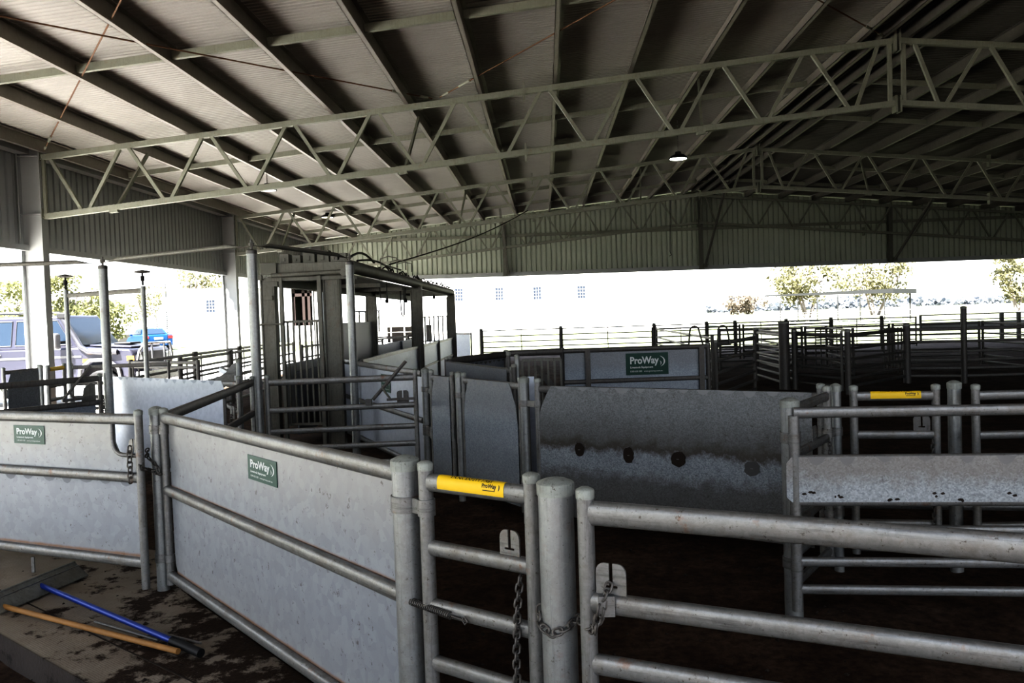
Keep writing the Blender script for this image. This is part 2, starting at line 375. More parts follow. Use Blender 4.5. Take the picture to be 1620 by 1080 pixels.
# hanging lamps
def lamp(p,ztop,label,on):
    p=V(p); l=thing('high_bay_lamp',label,'lamp',p,'hanging high bay lamps')
    n=int((ztop-p.z-.1)/.05); c=MB()
    for i in range(max(1,n)):
        z=p.z+.1+i*.05
        c.path([V((p.x+(.012*math.cos(t) if i%2 else 0),p.y+(0 if i%2 else .012*math.cos(t)),z+.025+.03*math.sin(t))) for t in [k*math.pi/4 for k in range(8)]],.004,5,True)
    c.build('chain',M['chain'],l)
    MB().lathe(p,[(.0,.13),(.06,.13),(.07,.08),(.13,.06),(.20,.0),(.20,-.02),(.19,-.02),(.19,-.008),(0,-.008)],24).build('shade',M['black'],l)
    MB().lathe(p,[(.178,-.012),(.175,-.020),(.0,-.022)],24).build('lens',M['lens_on'] if on else M['lens'],l)
g=N('lamp_lens_lit'); g.b.inputs['Emission Color'].default_value=(1,1,.95,1); g.b.inputs['Emission Strength'].default_value=4; M['lens_on']=g.m
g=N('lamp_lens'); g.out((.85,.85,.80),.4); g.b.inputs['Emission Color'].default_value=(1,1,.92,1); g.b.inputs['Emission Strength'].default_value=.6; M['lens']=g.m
def lp(px,py,y,label,on):
    p=PY(px,py,y); 
    xs=min(PXS+PXR,key=lambda x:abs(x-p[0])); lamp((p[0],y,p[2]),rz(p[0],.02),label,on)
lp(423,300,17.5,'round black high bay lamp hanging at left under the bright roof sheets',False)
lp(518,343,25,'small round high bay lamp hanging beyond the second truss at left',False)
lp(1073,250,17.5,'round high bay lamp glowing near the middle of the dark roof',True)
# ---------------------------------------------------------------- ground
def groundmat(name,cols,scale,rough=.95,bumps=.6,specks=True,bd=.02):
    g=N(name); co=g.coord('World'); n=g.noise(co,scale,9,.72); n2=g.noise(co,scale*9,5,.7)
    c=g.ramp(n,[(.30,cols[0]),(.50,cols[1]),(.72,cols[2])]).outputs[0]
    c=g.mix(g.math('MULTIPLY',g.ramp(n2,[(.35,1.0),(.6,0.0)]).outputs[0],.55),c,tuple(x*.35 for x in cols[0]))
    if specks:
        vo=g.n('ShaderNodeTexVoronoi'); vo.inputs['Scale'].default_value=14; g.l(co,vo.inputs['Vector'])
        k=g.ramp(vo.outputs['Distance'],[(.03,1.0),(.07,0.0)]).outputs[0]
        c=g.mix(g.math('MULTIPLY',k,.35),c,(.20,.16,.12))
    g.bump(g.math('ADD',n,g.math('MULTIPLY',n2,.4)),bumps,bd); return g.out(c,rough,0,.2)
M['soil']=groundmat('yard_soil',[(.045,.029,.020),(.090,.062,.045),(.16,.115,.086)],2.2)
g=N('paddock'); co=g.coord('World'); n=g.noise(co,.08,6,.6); n2=g.noise(co,.5,6,.7)
sx=g.n('ShaderNodeSeparateXYZ'); g.l(co,sx.inputs[0])
grass=g.mix(n2,(.125,.135,.08),(.18,.19,.125)); gravel=g.mix(n2,(.085,.072,.066),(.14,.12,.11))
yy=g.math('ADD',g.math('DIVIDE',sx.outputs[1],200),g.math('MULTIPLY',g.math('SUBTRACT',n,.5),.10))
k=g.ramp(yy,[(.17,0.0),(.19,1.0),(.40,1.0),(.55,.75)]).outputs[0]
xx=g.ramp(g.math('MULTIPLY',g.math('ADD',sx.outputs[0],40),1/60),[(.44,1.0),(.50,0.0)]).outputs[0]
c=g.mix(g.math('MAXIMUM',k,xx),gravel,grass)
ap=g.ramp(g.math('MULTIPLY',g.math('ADD',g.math('ADD',sx.outputs[0],g.math('MULTIPLY',n,3.0)),40),1/40),[(.645,0.0),(.69,1.0)]).outputs[0]; lf=g.math('LESS_THAN',sx.outputs[0],-8.0); c=g.mix(g.math('MULTIPLY',ap,lf),c,(.80,.77,.72))  # pale strip outside the left wall, brightened to bounce light onto the roof
fr=g.math('LESS_THAN',sx.outputs[1],1.0); rt=g.math('GREATER_THAN',sx.outputs[0],-8.9); c=g.mix(g.math('MULTIPLY',fr,rt),c,(.035,.028,.022)); g.bump(n2,.5,.05); M['paddock']=g.out(c,.95,0,.2)  # unseen ground behind the camera, darkened to cut bounce onto the roof
struct('ground',MB().add([(-260,-90,-.16),(320,-90,-.16),(320,520,-.16),(-260,520,-.16)],[(0,1,2,3)]),M['paddock'])
e0=V((-2.85,4.07,0)); e1=V((-2.07,3.49,0)); U=(e1-e0).normalized(); NN=V((-U.y,U.x,0))
if NN.y<0: NN=-NN
XS0,XS1,YS0,YS1=XL-.45,XR+.9,Y0-1,Y1+2.5
SE0=e0-U*8.0; SE1=e1+U*2.2
# earth floor: a slightly uneven mesh; the near left corner lies one step lower than the slab
import bmesh
def earth():
    mb=MB(); nx,ny=150,170; vs=[]; fs=[]
    rnd=random.Random(3)
    from mathutils import noise
    for j in range(ny+1):
        # finer rows near the camera
        y=YS0+(YS1-YS0)*(j/ny)**1.25
        for i in range(nx+1):
            x=XS0+(XS1-XS0)*i/nx
            d=(V((x,y,0))-e0).dot(NN); low=d<.3 and x<.4 and y<8
            z=-.035+.022*noise.noise(V((x*1.7,y*1.7,0)))+.012*noise.noise(V((x*6,y*6,3)))
            if low: z-=.10
            edge=min(x-XS0,XS1-x,YS1-y)
            if edge<.6: z=z-(.6-edge)*.25
            vs.append((x,y,z))
    for j in range(ny):
        for i in range(nx):
            a=j*(nx+1)+i; fs.append((a,a+1,a+nx+2,a+nx+1))
    mb.add(vs,fs,True); return mb
struct('floor',earth(),M['soil'])
g=N('broomed_concrete'); co=g.coord('World'); mp=g.n('ShaderNodeMapping'); mp.inputs['Rotation'].default_value=(0,0,math.atan2(-U.y,U.x)); g.l(co,mp.inputs[0])
wv=g.n('ShaderNodeTexWave',wave_type='BANDS',bands_direction='Y'); wv.inputs['Scale'].default_value=26; wv.inputs['Distortion'].default_value=1.5; wv.inputs['Detail'].default_value=3; g.l(mp.outputs[0],wv.inputs['Vector'])
n1=g.noise(co,2.4,8,.65); c=g.mix(n1,(.25,.215,.175),(.38,.335,.28)); c=g.mix(g.math('MULTIPLY',wv.outputs[0],.16),c,(.22,.19,.16))
nd=g.noise(co,4.5,9,.72); sx=g.n('ShaderNodeSeparateXYZ'); g.l(co,sx.inputs[0])
dist=g.math('ADD',g.math('MULTIPLY',sx.outputs[0],NN.x),g.math('MULTIPLY',sx.outputs[1],NN.y)); dist=g.math('SUBTRACT',dist,e0.dot(NN)) # away from the step
along=g.math('ADD',g.math('MULTIPLY',sx.outputs[0],U.x),g.math('MULTIPLY',sx.outputs[1],U.y)); along=g.math('SUBTRACT',along,e0.dot(U))
bias=g.math('ADD',g.math('MULTIPLY',dist,.11),g.math('MULTIPLY',along,.075))
dm=g.ramp(g.math('ADD',nd,bias),[(.575,0.0),(.64,1.0)]).outputs[0]
nf=g.noise(co,40,4,.7); soilc=g.mix(nf,(.022,.014,.009),(.075,.05,.034))
sm=g.ramp(g.noise(co,3.3,5,.6),[(.4,0.0),(.7,.35)]).outputs[0]; c=g.mix(sm,c,(.13,.10,.075))
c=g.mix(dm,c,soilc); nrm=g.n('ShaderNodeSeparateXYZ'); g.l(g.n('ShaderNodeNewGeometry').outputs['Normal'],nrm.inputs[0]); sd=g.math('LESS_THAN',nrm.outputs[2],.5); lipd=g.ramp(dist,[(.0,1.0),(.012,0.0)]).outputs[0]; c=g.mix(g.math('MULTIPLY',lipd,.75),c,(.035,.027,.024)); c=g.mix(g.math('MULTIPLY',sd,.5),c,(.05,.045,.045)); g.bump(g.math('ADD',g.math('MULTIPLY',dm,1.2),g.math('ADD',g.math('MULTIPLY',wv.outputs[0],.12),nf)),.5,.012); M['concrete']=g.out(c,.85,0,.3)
slabpoly=[SE0,SE1,V((.9,1.5,0)),V((-.46,2.80,0)),V((-2.2,4.72,0)),V((-2.0,5.2,0)),V((-8.3,8.3,0))]
m=MB(); m.slab([(p.x,p.y,0.0) for p in slabpoly],(0,0,-.15)); sl=m.build('concrete_slab',[M['concrete']]); tag(sl,'stained concrete slab edge strewn with dark dirt beside the rake and handles','slab',kind='thing')
# seam strip along the step
m=MB(); a=SE0+NN*.28; b=SE1+NN*.28; m.bar((a.x,a.y,.0008),(b.x,b.y,.0008),.008,.003); m.build('joint',M['mud'],sl)
# dirt clods
def clods():
    mb=MB(); rnd=random.Random(11); n=0
    while n<1500:
        x=rnd.uniform(-6,1.5); y=rnd.uniform(2.2,8.5); p=V((x,y,0)); d=(p-e0).dot(NN); a=(p-e0).dot(U)
        onslab=0<d<1.6 and a<3.2
        if d<.02 and x<.4: z=-.13
        elif onslab:
            if rnd.random()>min(.9,max(.06,.10+.28*d+.13*a)): continue
            z=0
        else: z=-.03
        if not onslab and rnd.random()<.4: continue
        r=rnd.uniform(.004,.014)*(1 if rnd.random()<.9 else 1.8); n+=1
        vs=[]
        for (cx,cy,cz) in ((1,0,0),(-1,0,0),(0,1,0),(0,-1,0),(0,0,1),(0,0,-1)):
            q=r*rnd.uniform(.6,1.4); vs.append((x+cx*q,y+cy*q*1.1,z+cz*q*.6))
        mb.add(vs,[(0,2,4),(2,1,4),(1,3,4),(3,0,4),(2,0,5),(1,2,5),(3,1,5),(0,3,5)],True)
    return mb
tag(clods().build('soil_clods',M['mud']),'scattered dark soil and manure clods on the slab and floor','soil',kind='stuff')
# ---------------------------------------------------------------- yard panels
class Pan:
    def __init__(s,A,B):
        s.A=V((A[0],A[1],0)); s.B=V((B[0],B[1],0)); s.L=(s.B-s.A).length; s.u=(s.B-s.A)/s.L
        s.n=V((-s.u.y,s.u.x,0))
        if s.n.dot(-(s.A+s.B)/2)<0: s.n=-s.n          # towards the viewer's side
    def pt(s,a,z,o=0): return s.A+s.u*a+V((0,0,z))+s.n*o
    def on(s,px,py,o=0):
        r=V(ray(px,py)); c=V((0,0,EYE)); t=((s.A+s.n*o-c).dot(s.n))/r.dot(s.n); q=c+r*t
        return ((q-s.A).dot(s.u),q.z)
def ptop(px,py,z=1.085): p=P(px,py,z); return (p[0],p[1])
def upright(mb_name,root,pan,a,z0,z1,r,mat,cap=True):
    p=pan.pt(a,0); m=MB(); m.tube((p.x,p.y,z0),(p.x,p.y,z1-.015),r,14); o=m.build(mb_name,mat,root)
    if cap: MB().lathe((p.x,p.y,z1-.035),[(r,0),(r+.002,.001),(r+.0025,.022),(r+.0005,.026),(r*.5,.032),(0,.034)],14).build('cap',M['cap'],o)
    return o
def sheet(root,pan,poly,o,mat,t=.004,marks=None,name='sheet',mm='mark'):
    m=MB(); m.slab([pan.pt(a,z,o) for a,z in poly],pan.n*-t)
    if marks:
        s0,s1,z,st=marks; k=0; rnd=random.Random(int(s0*97+z*31+len(poly)))
        a=s0
        while a<s1:
            w=.045*rnd.uniform(.7,1.3); h=.035*rnd.uniform(.6,1.3)
            m.add([pan.pt(a-w,z-.002,o+.0012),pan.pt(a-w*.6,z-h*.7,o+.0012),pan.pt(a,z-h,o+.0012),pan.pt(a+w*.6,z-h*.7,o+.0012),pan.pt(a+w,z-.002,o+.0012)],[(0,1,2,3,4)],mi=1)
            a+=st*rnd.uniform(.85,1.15)
    return m.build(name,[mat,M[mm]],root)
RZ=[1.02,.78,.59,.42,.26,.11]
def panel(name,label,A,B,cat='gate',rails=RZ,top=1.085,z0=.04,ur=.023,rh=.024,rw=.017,mat='rail',umat=None,group=None,ends=(1,1),stays=(),toprh=None,caps=True,n=12):
    pan=Pan(A,B); r=thing(name,label,cat,(pan.A.x,pan.A.y,0),group); umat=umat or ('upr' if mat=='rail' else mat)
    for k,a in enumerate((0,pan.L)):
        if ends[k]: upright('upright',r,pan,a,z0,top,ur,M[umat],caps)
    for i,z in enumerate(rails):
        h=(toprh or rh*1.12) if i==0 else rh
        MB().oval(pan.pt(0.0,z),pan.pt(pan.L,z),rw,h,n).build('rail',M[mat],r)
    for a,za,zb in stays: MB().oval(pan.pt(a,za),pan.pt(a,zb),.012,.014,8).build('stay',M[mat],r)
    return r,pan
def post(x,y,label,r=.048,z1=1.085,z0=-.06,mat='post',group=None,caps=True,dome=.018):
    t=thing('yard_post',label,'post',(x,y,0),group)
    MB().tube((x,y,z0),(x,y,z1-.03),r,24).build('shaft',M[mat],t)
    if caps: MB().lathe((x,y,z1-.045),[(r,0),(r+.0030,.001),(r+.0035,.034),(r+.001,.037),(r*.62,.037+dome*.5),(r*.25,.037+dome*.75),(0,.037+dome*.8)],24).build('cap',M['cap'],t)
    return t
def collar(root,p,r,z,h=.05,mat='rail',q=None,name='hinge_collar'):
    m=MB(); m.tube((p[0],p[1],z),(p[0],p[1],z+h),r+.006,20)
    if q: m.tube((q[0],q[1],z),(q[0],q[1],z+h),.030,16); m.bar((p[0],p[1],z+h/2),(q[0],q[1],z+h/2),.03,h*.9)
    m.build(name,M[mat],root)
def chain(root,pts,mat='chain',link=.026,r=.0035,name='chain'):
    pts=[V(p) for p in pts]; seg=[(pts[i+1]-pts[i]).length for i in range(len(pts)-1)]; T=sum(seg); n=int(T/(link*.72)); m=MB()
    def at(t):
        for i,sl in enumerate(seg):
            if t<=sl or i==len(seg)-1: return pts[i]+(pts[i+1]-pts[i])*(t/sl),(pts[i+1]-pts[i]).normalized()
            t-=sl
    for k in range(n):
        c,d=at((k+.5)*T/n); u=V((0,0,1)) if abs(d.z)<.8 else V((1,0,0)); a=d.cross(u).normalized(); b=d.cross(a).normalized()
        if k%2: a,b=b,a
        a=(a+b*.35).normalized()
        lp=[]
        for j in range(12):
            t=2*math.pi*j/12; x=math.cos(t); y=math.sin(t)
            lp.append(c+d*(x*link*.33+math.copysign(link*.17,x))+a*y*link*.33)
        m.path(lp,r,6,True)
    return m.build(name,M[mat],root)
def latch_plate(root,pan,a,z,o=0.0,w=.085,h=.085,mat='rail'):
    """rounded plate standing on a rail with an upside-down T slot"""
    m=MB(); t=.006; hw=w/2; sw=.005
    def half(sg):
        pts=[(sg*sw,z+h*.30),(sg*sw,z+h)]
        for k in range(5):
            an=math.pi/2*(1-k/4); pts.append((sg*(hw-.022+.022*math.cos(an)),z+h-.026+.026*math.sin(an)))
        pts+=[(sg*hw,z+h*.30)]
        return pts
    for sg in (-1,1): m.slab([pan.pt(a+x,y,o) for x,y in half(sg)],pan.n*t)
    m.slab([pan.pt(a+x,y,o) for x,y in ((-hw,z),(hw,z),(hw,z+h*.22),(-hw,z+h*.22))],pan.n*t)
    for sg in (-1,1): m.slab([pan.pt(a+x,y,o) for x,y in ((sg*.018,z+h*.22),(sg*hw,z+h*.22),(sg*hw,z+h*.30),(sg*.018,z+h*.30))],pan.n*t)
    return m.build('latch_plate',M[mat],root)
# ---------------------------------------------------------------- lettering
def textmesh(s,bold=.0):
    cu=bpy.data.curves.new('t','FONT'); cu.body=s; cu.size=1; cu.offset=bold; cu.resolution_u=3
    o=bpy.data.objects.new('t',cu); COL.objects.link(o); dg=bpy.context.evaluated_depsgraph_get(); dg.update()
    me=o.evaluated_get(dg).to_mesh(); vs=[v.co.copy() for v in me.vertices]; fs=[tuple(p.vertices) for p in me.polygons]
    o.evaluated_get(dg).to_mesh_clear(); bpy.data.objects.remove(o); bpy.data.curves.remove(cu)
    x0=min(v.x for v in vs);x1=max(v.x for v in vs);y0=min(v.y for v in vs);y1=max(v.y for v in vs)
    return [((v.x-x0)/(x1-x0),(v.y-y0)/(y1-y0)) for v in vs],fs
TXT={}
def tm(s,b=0):
    if (s,b) not in TXT: TXT[(s,b)]=textmesh(s,b)
    return TXT[(s,b)]
def put(mb,s,box,fn,bold=0,shear=0):
    vs,fs=tm(s,bold); x0,y0,x1,y1=box
    mb.add([fn(x0+(x1-x0)*x+shear*y,y0+(y1-y0)*y) for x,y in vs],fs)
def arcshape(mb,fn,cx,cy,r,w,a0,a1,ysc=1.0):
    n=10; vs=[]
    for i in range(n+1):
        t=a0+(a1-a0)*i/n; k=math.sin(math.pi*i/n)
        for rr in (r-w*k/2,r+w*k/2): vs.append(fn(cx+rr*math.cos(t),cy+rr*math.sin(t)*ysc))
    mb.add(vs,[(2*i,2*i+1,2*i+3,2*i+2) for i in range(n)])
def sign(root,pan,a,z,w,h,o,flip=False):
    """green maker's plate centred at (a,z) on the panel; flip when the panel runs right to left"""
    sg=-1 if flip else 1
    m=MB(); m.slab([pan.pt(a+sg*x*w/2,z+y*h/2,o) for x,y in ((-1,-1),(1,-1),(1,1),(-1,1))],pan.n*.002); pl=m.build('maker_plate',M['green'],root); pl['label']='green plate with white lettering'
    fn=lambda x,y: pan.pt(a+sg*(x-.5)*w,z+(y-.5)*h,o+.0030)
    t=MB(); put(t,'ProWay',(.10,.40,.78,.84),fn,.035)
    put(t,'Livestock Equipment',(.10,.28,.64,.40),fn,.03)
    put(t,'1300 655 383   www.proway.com.au',(.10,.11,.86,.21),fn,.012)
    arcshape(t,fn,.74,.60,.17,.035,-1.15,1.25,1.55); arcshape(t,fn,.73,.52,.10,.02,-.7,.9,1.5)
    t.build('lettering',M['white'],pl); return pl
# ================================================================= foreground
def off(A,B,d):
    a=V(A[:2]+(0,)) ;b=V(B[:2]+(0,)); return tuple((a+(b-a).normalized()*d)[:2])
# left sheeted gate (runs from its hinge off-frame left to the latch upright)
gR=ptop(218,647); gdir=ptop(0,656,1.03); gL=off(gR,gdir,3.0)
r,pn=panel('sheeted_gate','pale sheeted steel gate at far left carrying a green maker\'s plate',gL,gR,rails=[1.025,.685,.19],ur=.0235,rh=.029,rw=.020,mat='rail',n=16)
L=pn.L
nf=pn.on(176,668)[0]; 
sheet(r,pn,[(.03,.21),(L-.02,.21),(L-.02,.80),(nf+.11,.80),(nf+.04,.83),(nf+.005,.90),(nf,1.0),(.03,1.0)],-.012,M['sheetA'],marks=(.3,L-.1,.655,.17),mm='markA')
pc=[pn.pt(nf,1.01,.0)]+[pn.pt(nf+.085-.085*math.cos(k*math.pi/10),.90-.085*math.sin(k*math.pi/10),0) for k in range(6)]+[pn.pt(L,.813,0)]
MB().path(pc,.0125,10).build('curved_brace',M['rail'],r)
latch_plate(r,pn,L-.055,.80,-.01,w=.07,h=.11)
chain(r,[pn.pt(L-.055,.87,.02),pn.pt(L-.05,.80,.03),pn.pt(L-.055,.66,.025)],link=.040,r=.0042)
s0,z0=pn.on(20,687); s1,_=pn.on(68,687); _,zt=pn.on(44,673); _,zb=pn.on(44,702)
sign(r,pn,(s0+s1)/2,(zt+zb)/2,abs(s1-s0),zt-zb,-.010)
# post beside it
pq=ptop(246,645); c=V((pq[0],pq[1],0)); cn=(c-V((0,0,0))).normalized(); pb=c+cn*.06
p2=post(pb.x,pb.y,'slender galvanised post between the two pale sheeted panels at left',r=.036)
p2c=(pb.x,pb.y)
u=ptop(258,644)
collar(p2,p2c,.036,.93,.05,q=u); collar(p2,p2c,.036,.17,.05,q=u)
ch=[(gR[0],gR[1],.80),(gR[0]+.02,gR[1]-.03,.745),((gR[0]+pb.x)/2,(gR[1]+pb.y)/2-.05,.735),(pb.x-.02,pb.y-.05,.72),(pb.x+.03,pb.y-.055,.70),(pb.x+.02,pb.y-.05,.74),(pb.x-.05,pb.y-.03,.80),(gR[0]+.03,gR[1]+.03,.85)]
chain(p2,ch,link=.032,r=.004)
# big sheeted panel to the middle post
D=ptop(640,722); 
r,pn=panel('sheeted_fence','long pale sheeted panel with a green maker\'s plate ending at a thick post',u,D,'fence panel',rails=[1.025,.60,.095],ur=.0235,rh=.029,rw=.022,mat='rail',n=16,ends=(1,0))
sheet(r,pn,[(.05,.25),(.06,.17),(.09,.115),(pn.L-.05,.115),(pn.L-.05,1.0),(.045,1.0),(.04,.96)],-.014,M['sheetB'])
s0,_=pn.on(389,742); s1,_=pn.on(434,748); _,zt=pn.on(411,725); _,zb=pn.on(411,764)
sign(r,pn,(s0+s1)/2,(zt+zb)/2,abs(s1-s0),zt-zb,-.012,flip=s1<s0)
panB=pn
pD=post(D[0],D[1],'thick galvanised post with a domed cap at the end of the long pale panel',r=.0465)
# small gate with the yellow sticker
EA=ptop(672,727); EB=ptop(840,745)
collar(pD,D,.0465,.90,.055,q=EA); collar(pD,D,.0465,.12,.055,q=EA)
r,pn=panel('rail_gate','narrow galvanised rail gate with a yellow safety sticker on its top rail, nearest the camera',EA,EB,rails=[1.012,.795,.60,.41,.24,.10],ur=.0245,rh=.0255,rw=.018,mat='rail',toprh=.029,n=20)
gateE,panE=r,pn
def yellow(root,pan,a0,a1,z,rw,rh,letters=True):
    m=MB(); k=12; n0=-.9; n1=2.15
    def srf(a,t,e=.0012):
        c,s_=math.cos(t),math.sin(t)
        return pan.pt(a,z+(rh+e)*math.copysign(abs(s_)**.75,s_),(rw+e)*math.copysign(abs(c)**.75,c))
    t0,t1=-.35,1.95
    vs=[srf(a,t0+(t1-t0)*i/k) for i in range(k+1) for a in (a0,a1)]
    m.add(vs,[(2*i,2*i+1,2*i+3,2*i+2) for i in range(k)],True)
    st=m.build('safety_sticker',M['yellow'],root); st['label']='yellow sticker with black lettering'
    fl=a1<a0
    def fn(x,y): return srf(a0+(a1-a0)*x,t0+(t1-t0)*y,.002)
    t=MB(); put(t,'THINK SAFETY FIRST',(.19,.54,.83,.80),fn,.025)
    put(t,'ProWay',(.69,.18,.90,.46),fn,.032); arcshape(t,fn,.915,.32,.025,.014,-1.2,1.2,6.0)
    put(t,'_',(.70,.155,.88,.175),fn,0)
    t.build('lettering',M['ink'],st)
a0,_=pn.on(697,757); a1,_=pn.on(802,772)
yellow(r,pn,a0,a1,1.012,.018,.029)
a,_=pn.on(808,870); latch_plate(r,pn,a,.795+.024,0,w=.075,h=.078)
a,z=pn.on(828,915); chain(r,[pn.pt(a,.765,.015),pn.pt(a-.006,.66,.028),pn.pt(a-.012,.50,.032),pn.pt(a-.012,.28,.032)],link=.032,r=.0038)
# spring between panel and gate
q0=panB.on(632,945); a_=V(PY(632,944,panB.pt(q0[0],q0[1]).y-.05)); q1=pn.on(745,977); b_=pn.pt(q1[0],q1[1],.03)
m=MB(); d=(b_-a_); Ls=d.length; d.normalize(); sa=d.cross(V((0,0,1))).normalized(); sb=sa.cross(d)
i0,i1=.14,.80; turns=24; pts=[a_+d*Ls*(i0+(i1-i0)*k/(turns*8))+sa*.0115*math.cos(2*math.pi*k/8)+sb*.0115*math.sin(2*math.pi*k/8) for k in range(turns*8+1)]
m.path(pts,.0024,6); m.path([a_,a_+d*Ls*i0],.003,6); m.path([a_+d*Ls*i1,b_],.003,6)
sp=thing('tension_spring','rusty coil spring joining the long pale panel to the narrow gate','spring',a_); m.build('coil',M['chain'],sp)
MB().path([b_+V((0,0,.012)),b_+d*.012,b_-V((0,0,.012)),b_-d*.012],.003,6,True).build('eye_hook',M['chain'],sp)
# big round post and right hand gate
FP=ptop(878,757); pF=post(FP[0],FP[1],'thickest round galvanised post in the foreground with a chain round it',r=.0505,dome=.016)
GA=ptop(925,768); GBx=P(1620,865,1.015); GB=off(GA,(GBx[0],GBx[1]),2.3)
r,pn=panel('rail_gate','galvanised rail gate with thick rails crossing the lower right foreground',GA,GB,rails=[1.012,.770,.600,.41,.24,.10],ur=.0235,rh=.028,rw=.019,mat='rail',toprh=.033,n=20)
a,_=pn.on(968,935); latch_plate(r,pn,a,.770+.026,0,w=.085,h=.085)
fx,fy=FP; R=.058
cam2=V((-FP[0],-FP[1],0)).normalized(); sd=V((cam2.y,-cam2.x,0))  # sideways
if sd.x<0: sd=-sd
zc=pn.on(880,1005)[1]; zc=.66
arc=[V((fx,fy,zc+.035*(1-math.cos(t))))+cam2*R*math.cos(t)+sd*R*math.sin(t)*1.0 for t in [-1.9,-1.4,-.9,-.4,.1,.6,1.0]]
arc=[V((p.x,p.y,zc+ (.02 if i==0 else 0)+ .012*abs(i-3))) for i,p in enumerate(arc)]
pa=[pn.pt(a-.045,.705,.035),pn.pt(a-.02,.745,.035),pn.pt(a-.01,.80,.03),pn.pt(a,.83,.015)]
chain(r,arc+pa,link=.030,r=.0036); chain(r,[pn.pt(a-.02,.78,.045),pn.pt(a-.035,.70,.04)],link=.030,r=.0036)
MB().box(tuple(pn.pt(.035,.745,.017)),tuple(pn.pt(.085,.80,.024))).build('chain_lug',M['rail'],r)
# ================================================================= right side of the pen
HPt=ptop(1249,630); pH=post(HPt[0],HPt[1],'galvanised post with a wide cap at the left end of the spangled sheet gate',r=.046)
hn=V((-HPt[0],-HPt[1],0)).normalized()
HA=(HPt[0]+hn.x*.075+.018,HPt[1]+hn.y*.075); HBp=P(1620,647,1.02); HB=off(HA,(HBp[0],HBp[1]),3.0)
r,pn=panel('rail_gate','galvanised rail gate at right with one broad spangled sheet strip across it',HA,HB,rails=[1.02,.785,.575,.43,.27,.13],ur=.027,rh=.024,rw=.018,mat='rail',top=1.02,z0=.02,n=16,caps=False,toprh=.028)
c=.03; m_=[(-.045,.60),(-.02,.575),(pn.L-.05,.575),(pn.L-.05,.80),(-.02,.80),(-.045,.77)]
s_=sheet(r,pn,m_,.022,M['sheetH'],marks=(.1,pn.L,.80,.17),mm='markH')
m=MB(); rnd=random.Random(5)
for k in range(14):
    a=.05+k*.19+rnd.uniform(-.05,.05); z=.585+rnd.uniform(0,.04)
    for j in range(3):
        w=.011*rnd.uniform(.4,1.3); aa=a+rnd.uniform(-.025,.025); zz=z+rnd.uniform(-.008,.012)
        m.add([pn.pt(aa-w,zz,.0225),pn.pt(aa-w*.3,zz-.006,.0225),pn.pt(aa+w,zz-.002,.0225),pn.pt(aa+w*.4,zz+.007,.0225),pn.pt(aa-w*.4,zz+.006,.0225)],[(0,1,2,3,4)])
m.build('mud_splash',M['mud'],r)
collar(pH,HPt,.046,.86,.055,q=HA); collar(pH,HPt,.046,.22,.055,q=HA)
# short gate back to the next post
I1=ptop(1322,608); S1=ptop(1308,609)
r,pn=panel('rail_gate','short rail gate running back behind the capped post of the spangled gate',(HPt[0]+.05,HPt[1]+.10),S1,rails=RZ,mat='rail',ends=(0,1),ur=.024)
latch_plate(r,pn,pn.L*.55,.80,.0); chain(r,[pn.pt(pn.L-.05,.78,.02),pn.pt(pn.L-.06,.55,.03)],link=.03)
pI=post(I1[0]+.01,I1[1]+.03,'galvanised post behind the left end of the spangled sheet gate',r=.030)
collar(pI,(I1[0]+.01,I1[1]+.03),.030,.30,.05,q=S1); collar(pI,(I1[0]+.01,I1[1]+.03),.030,.78,.05,q=S1)
IA=ptop(1350,608); IB=ptop(1480,606)
r,pn=panel('rail_gate','rail gate with a yellow safety sticker behind the spangled sheet gate',IA,IB,rails=[1.015,.79,.6,.43,.27,.13],ur=.0235,rh=.025,mat='rail',z0=.09,n=16,toprh=.028)
a0,_=pn.on(1376,626); a1,_=pn.on(1456,626); yellow(r,pn,a0,a1,1.015,.017,.028)
a,_=pn.on(1458,680); latch_plate(r,pn,a,.79+.022,0,w=.09,h=.09,mat='raildark'); a,_=pn.on(1474,720); chain(r,[pn.pt(a,.76,.02),pn.pt(a,.12,.03)],link=.034,r=.004)
I4=ptop(1512,603); post(I4[0],I4[1]+.02,'round galvanised post between the yellow sticker gate and the gate at the right edge',r=.037)
JA=ptop(1543,606); r,pn=panel('rail_gate','galvanised rail gate leaving the frame at right behind the spangled sheet',JA,(JA[0]+2.4,JA[1]-.05),rails=[1.015,.79,.6,.43,.27,.13],mat='rail',z0=.09,n=16)
r,pn=panel('rail_fence','rail panel lying behind the spangled gate with a low pale rail',(1.75,5.35),(4.6,4.85),'fence panel',rails=[.42,.27,.13],top=.48,mat='rail',ends=(0,1))
# ================================================================= big grimy sheet gate
A=ptop(850,597); B=ptop(1298,605)
r,pn=panel('sheeted_gate','large grimy sheet gate with a row of dark round marks',A,B,rails=[1.0,.55,.11],mat='raildark',umat='upr',ur=.024,n=12)
L=pn.L
sheet(r,pn,[(.02,.10),(.05,.07),(L-.35,.07),(L-.05,.07),(L-.05,1.025),(.13,1.025),(.09,.97),(.035,.86),(.02,.80)],.02,M['sheetJ'],marks=(.22,L-.1,1.025,.155))
for (px,py,w,h) in ((917,711,.038,.052),(995,720,.040,.058),(1073,726,.055,.052),(1190,741,.05,.05)):
    a,z=pn.on(px,py,.02); m=MB(); rnd=random.Random(px)
    ring=[(a+w*math.cos(t)*rnd.uniform(.85,1.1),z+h*math.sin(t)*rnd.uniform(.88,1.1)) for t in [k*math.pi/9 for k in range(18)]]
    m.slab([pn.pt(x,y,.0215) for x,y in ring],pn.n*.006); b=m.build('rubber_disc',M['mud' if px<1100 else 'markdark'],r)
    m=MB(); m.slab([pn.pt(a+x,z+y,.028) for x,y in ((-.008,-.002),(.008,-.002),(.008,.002),(-.008,.002))],pn.n*.002); m.build('split_pin',M['rail'],b)
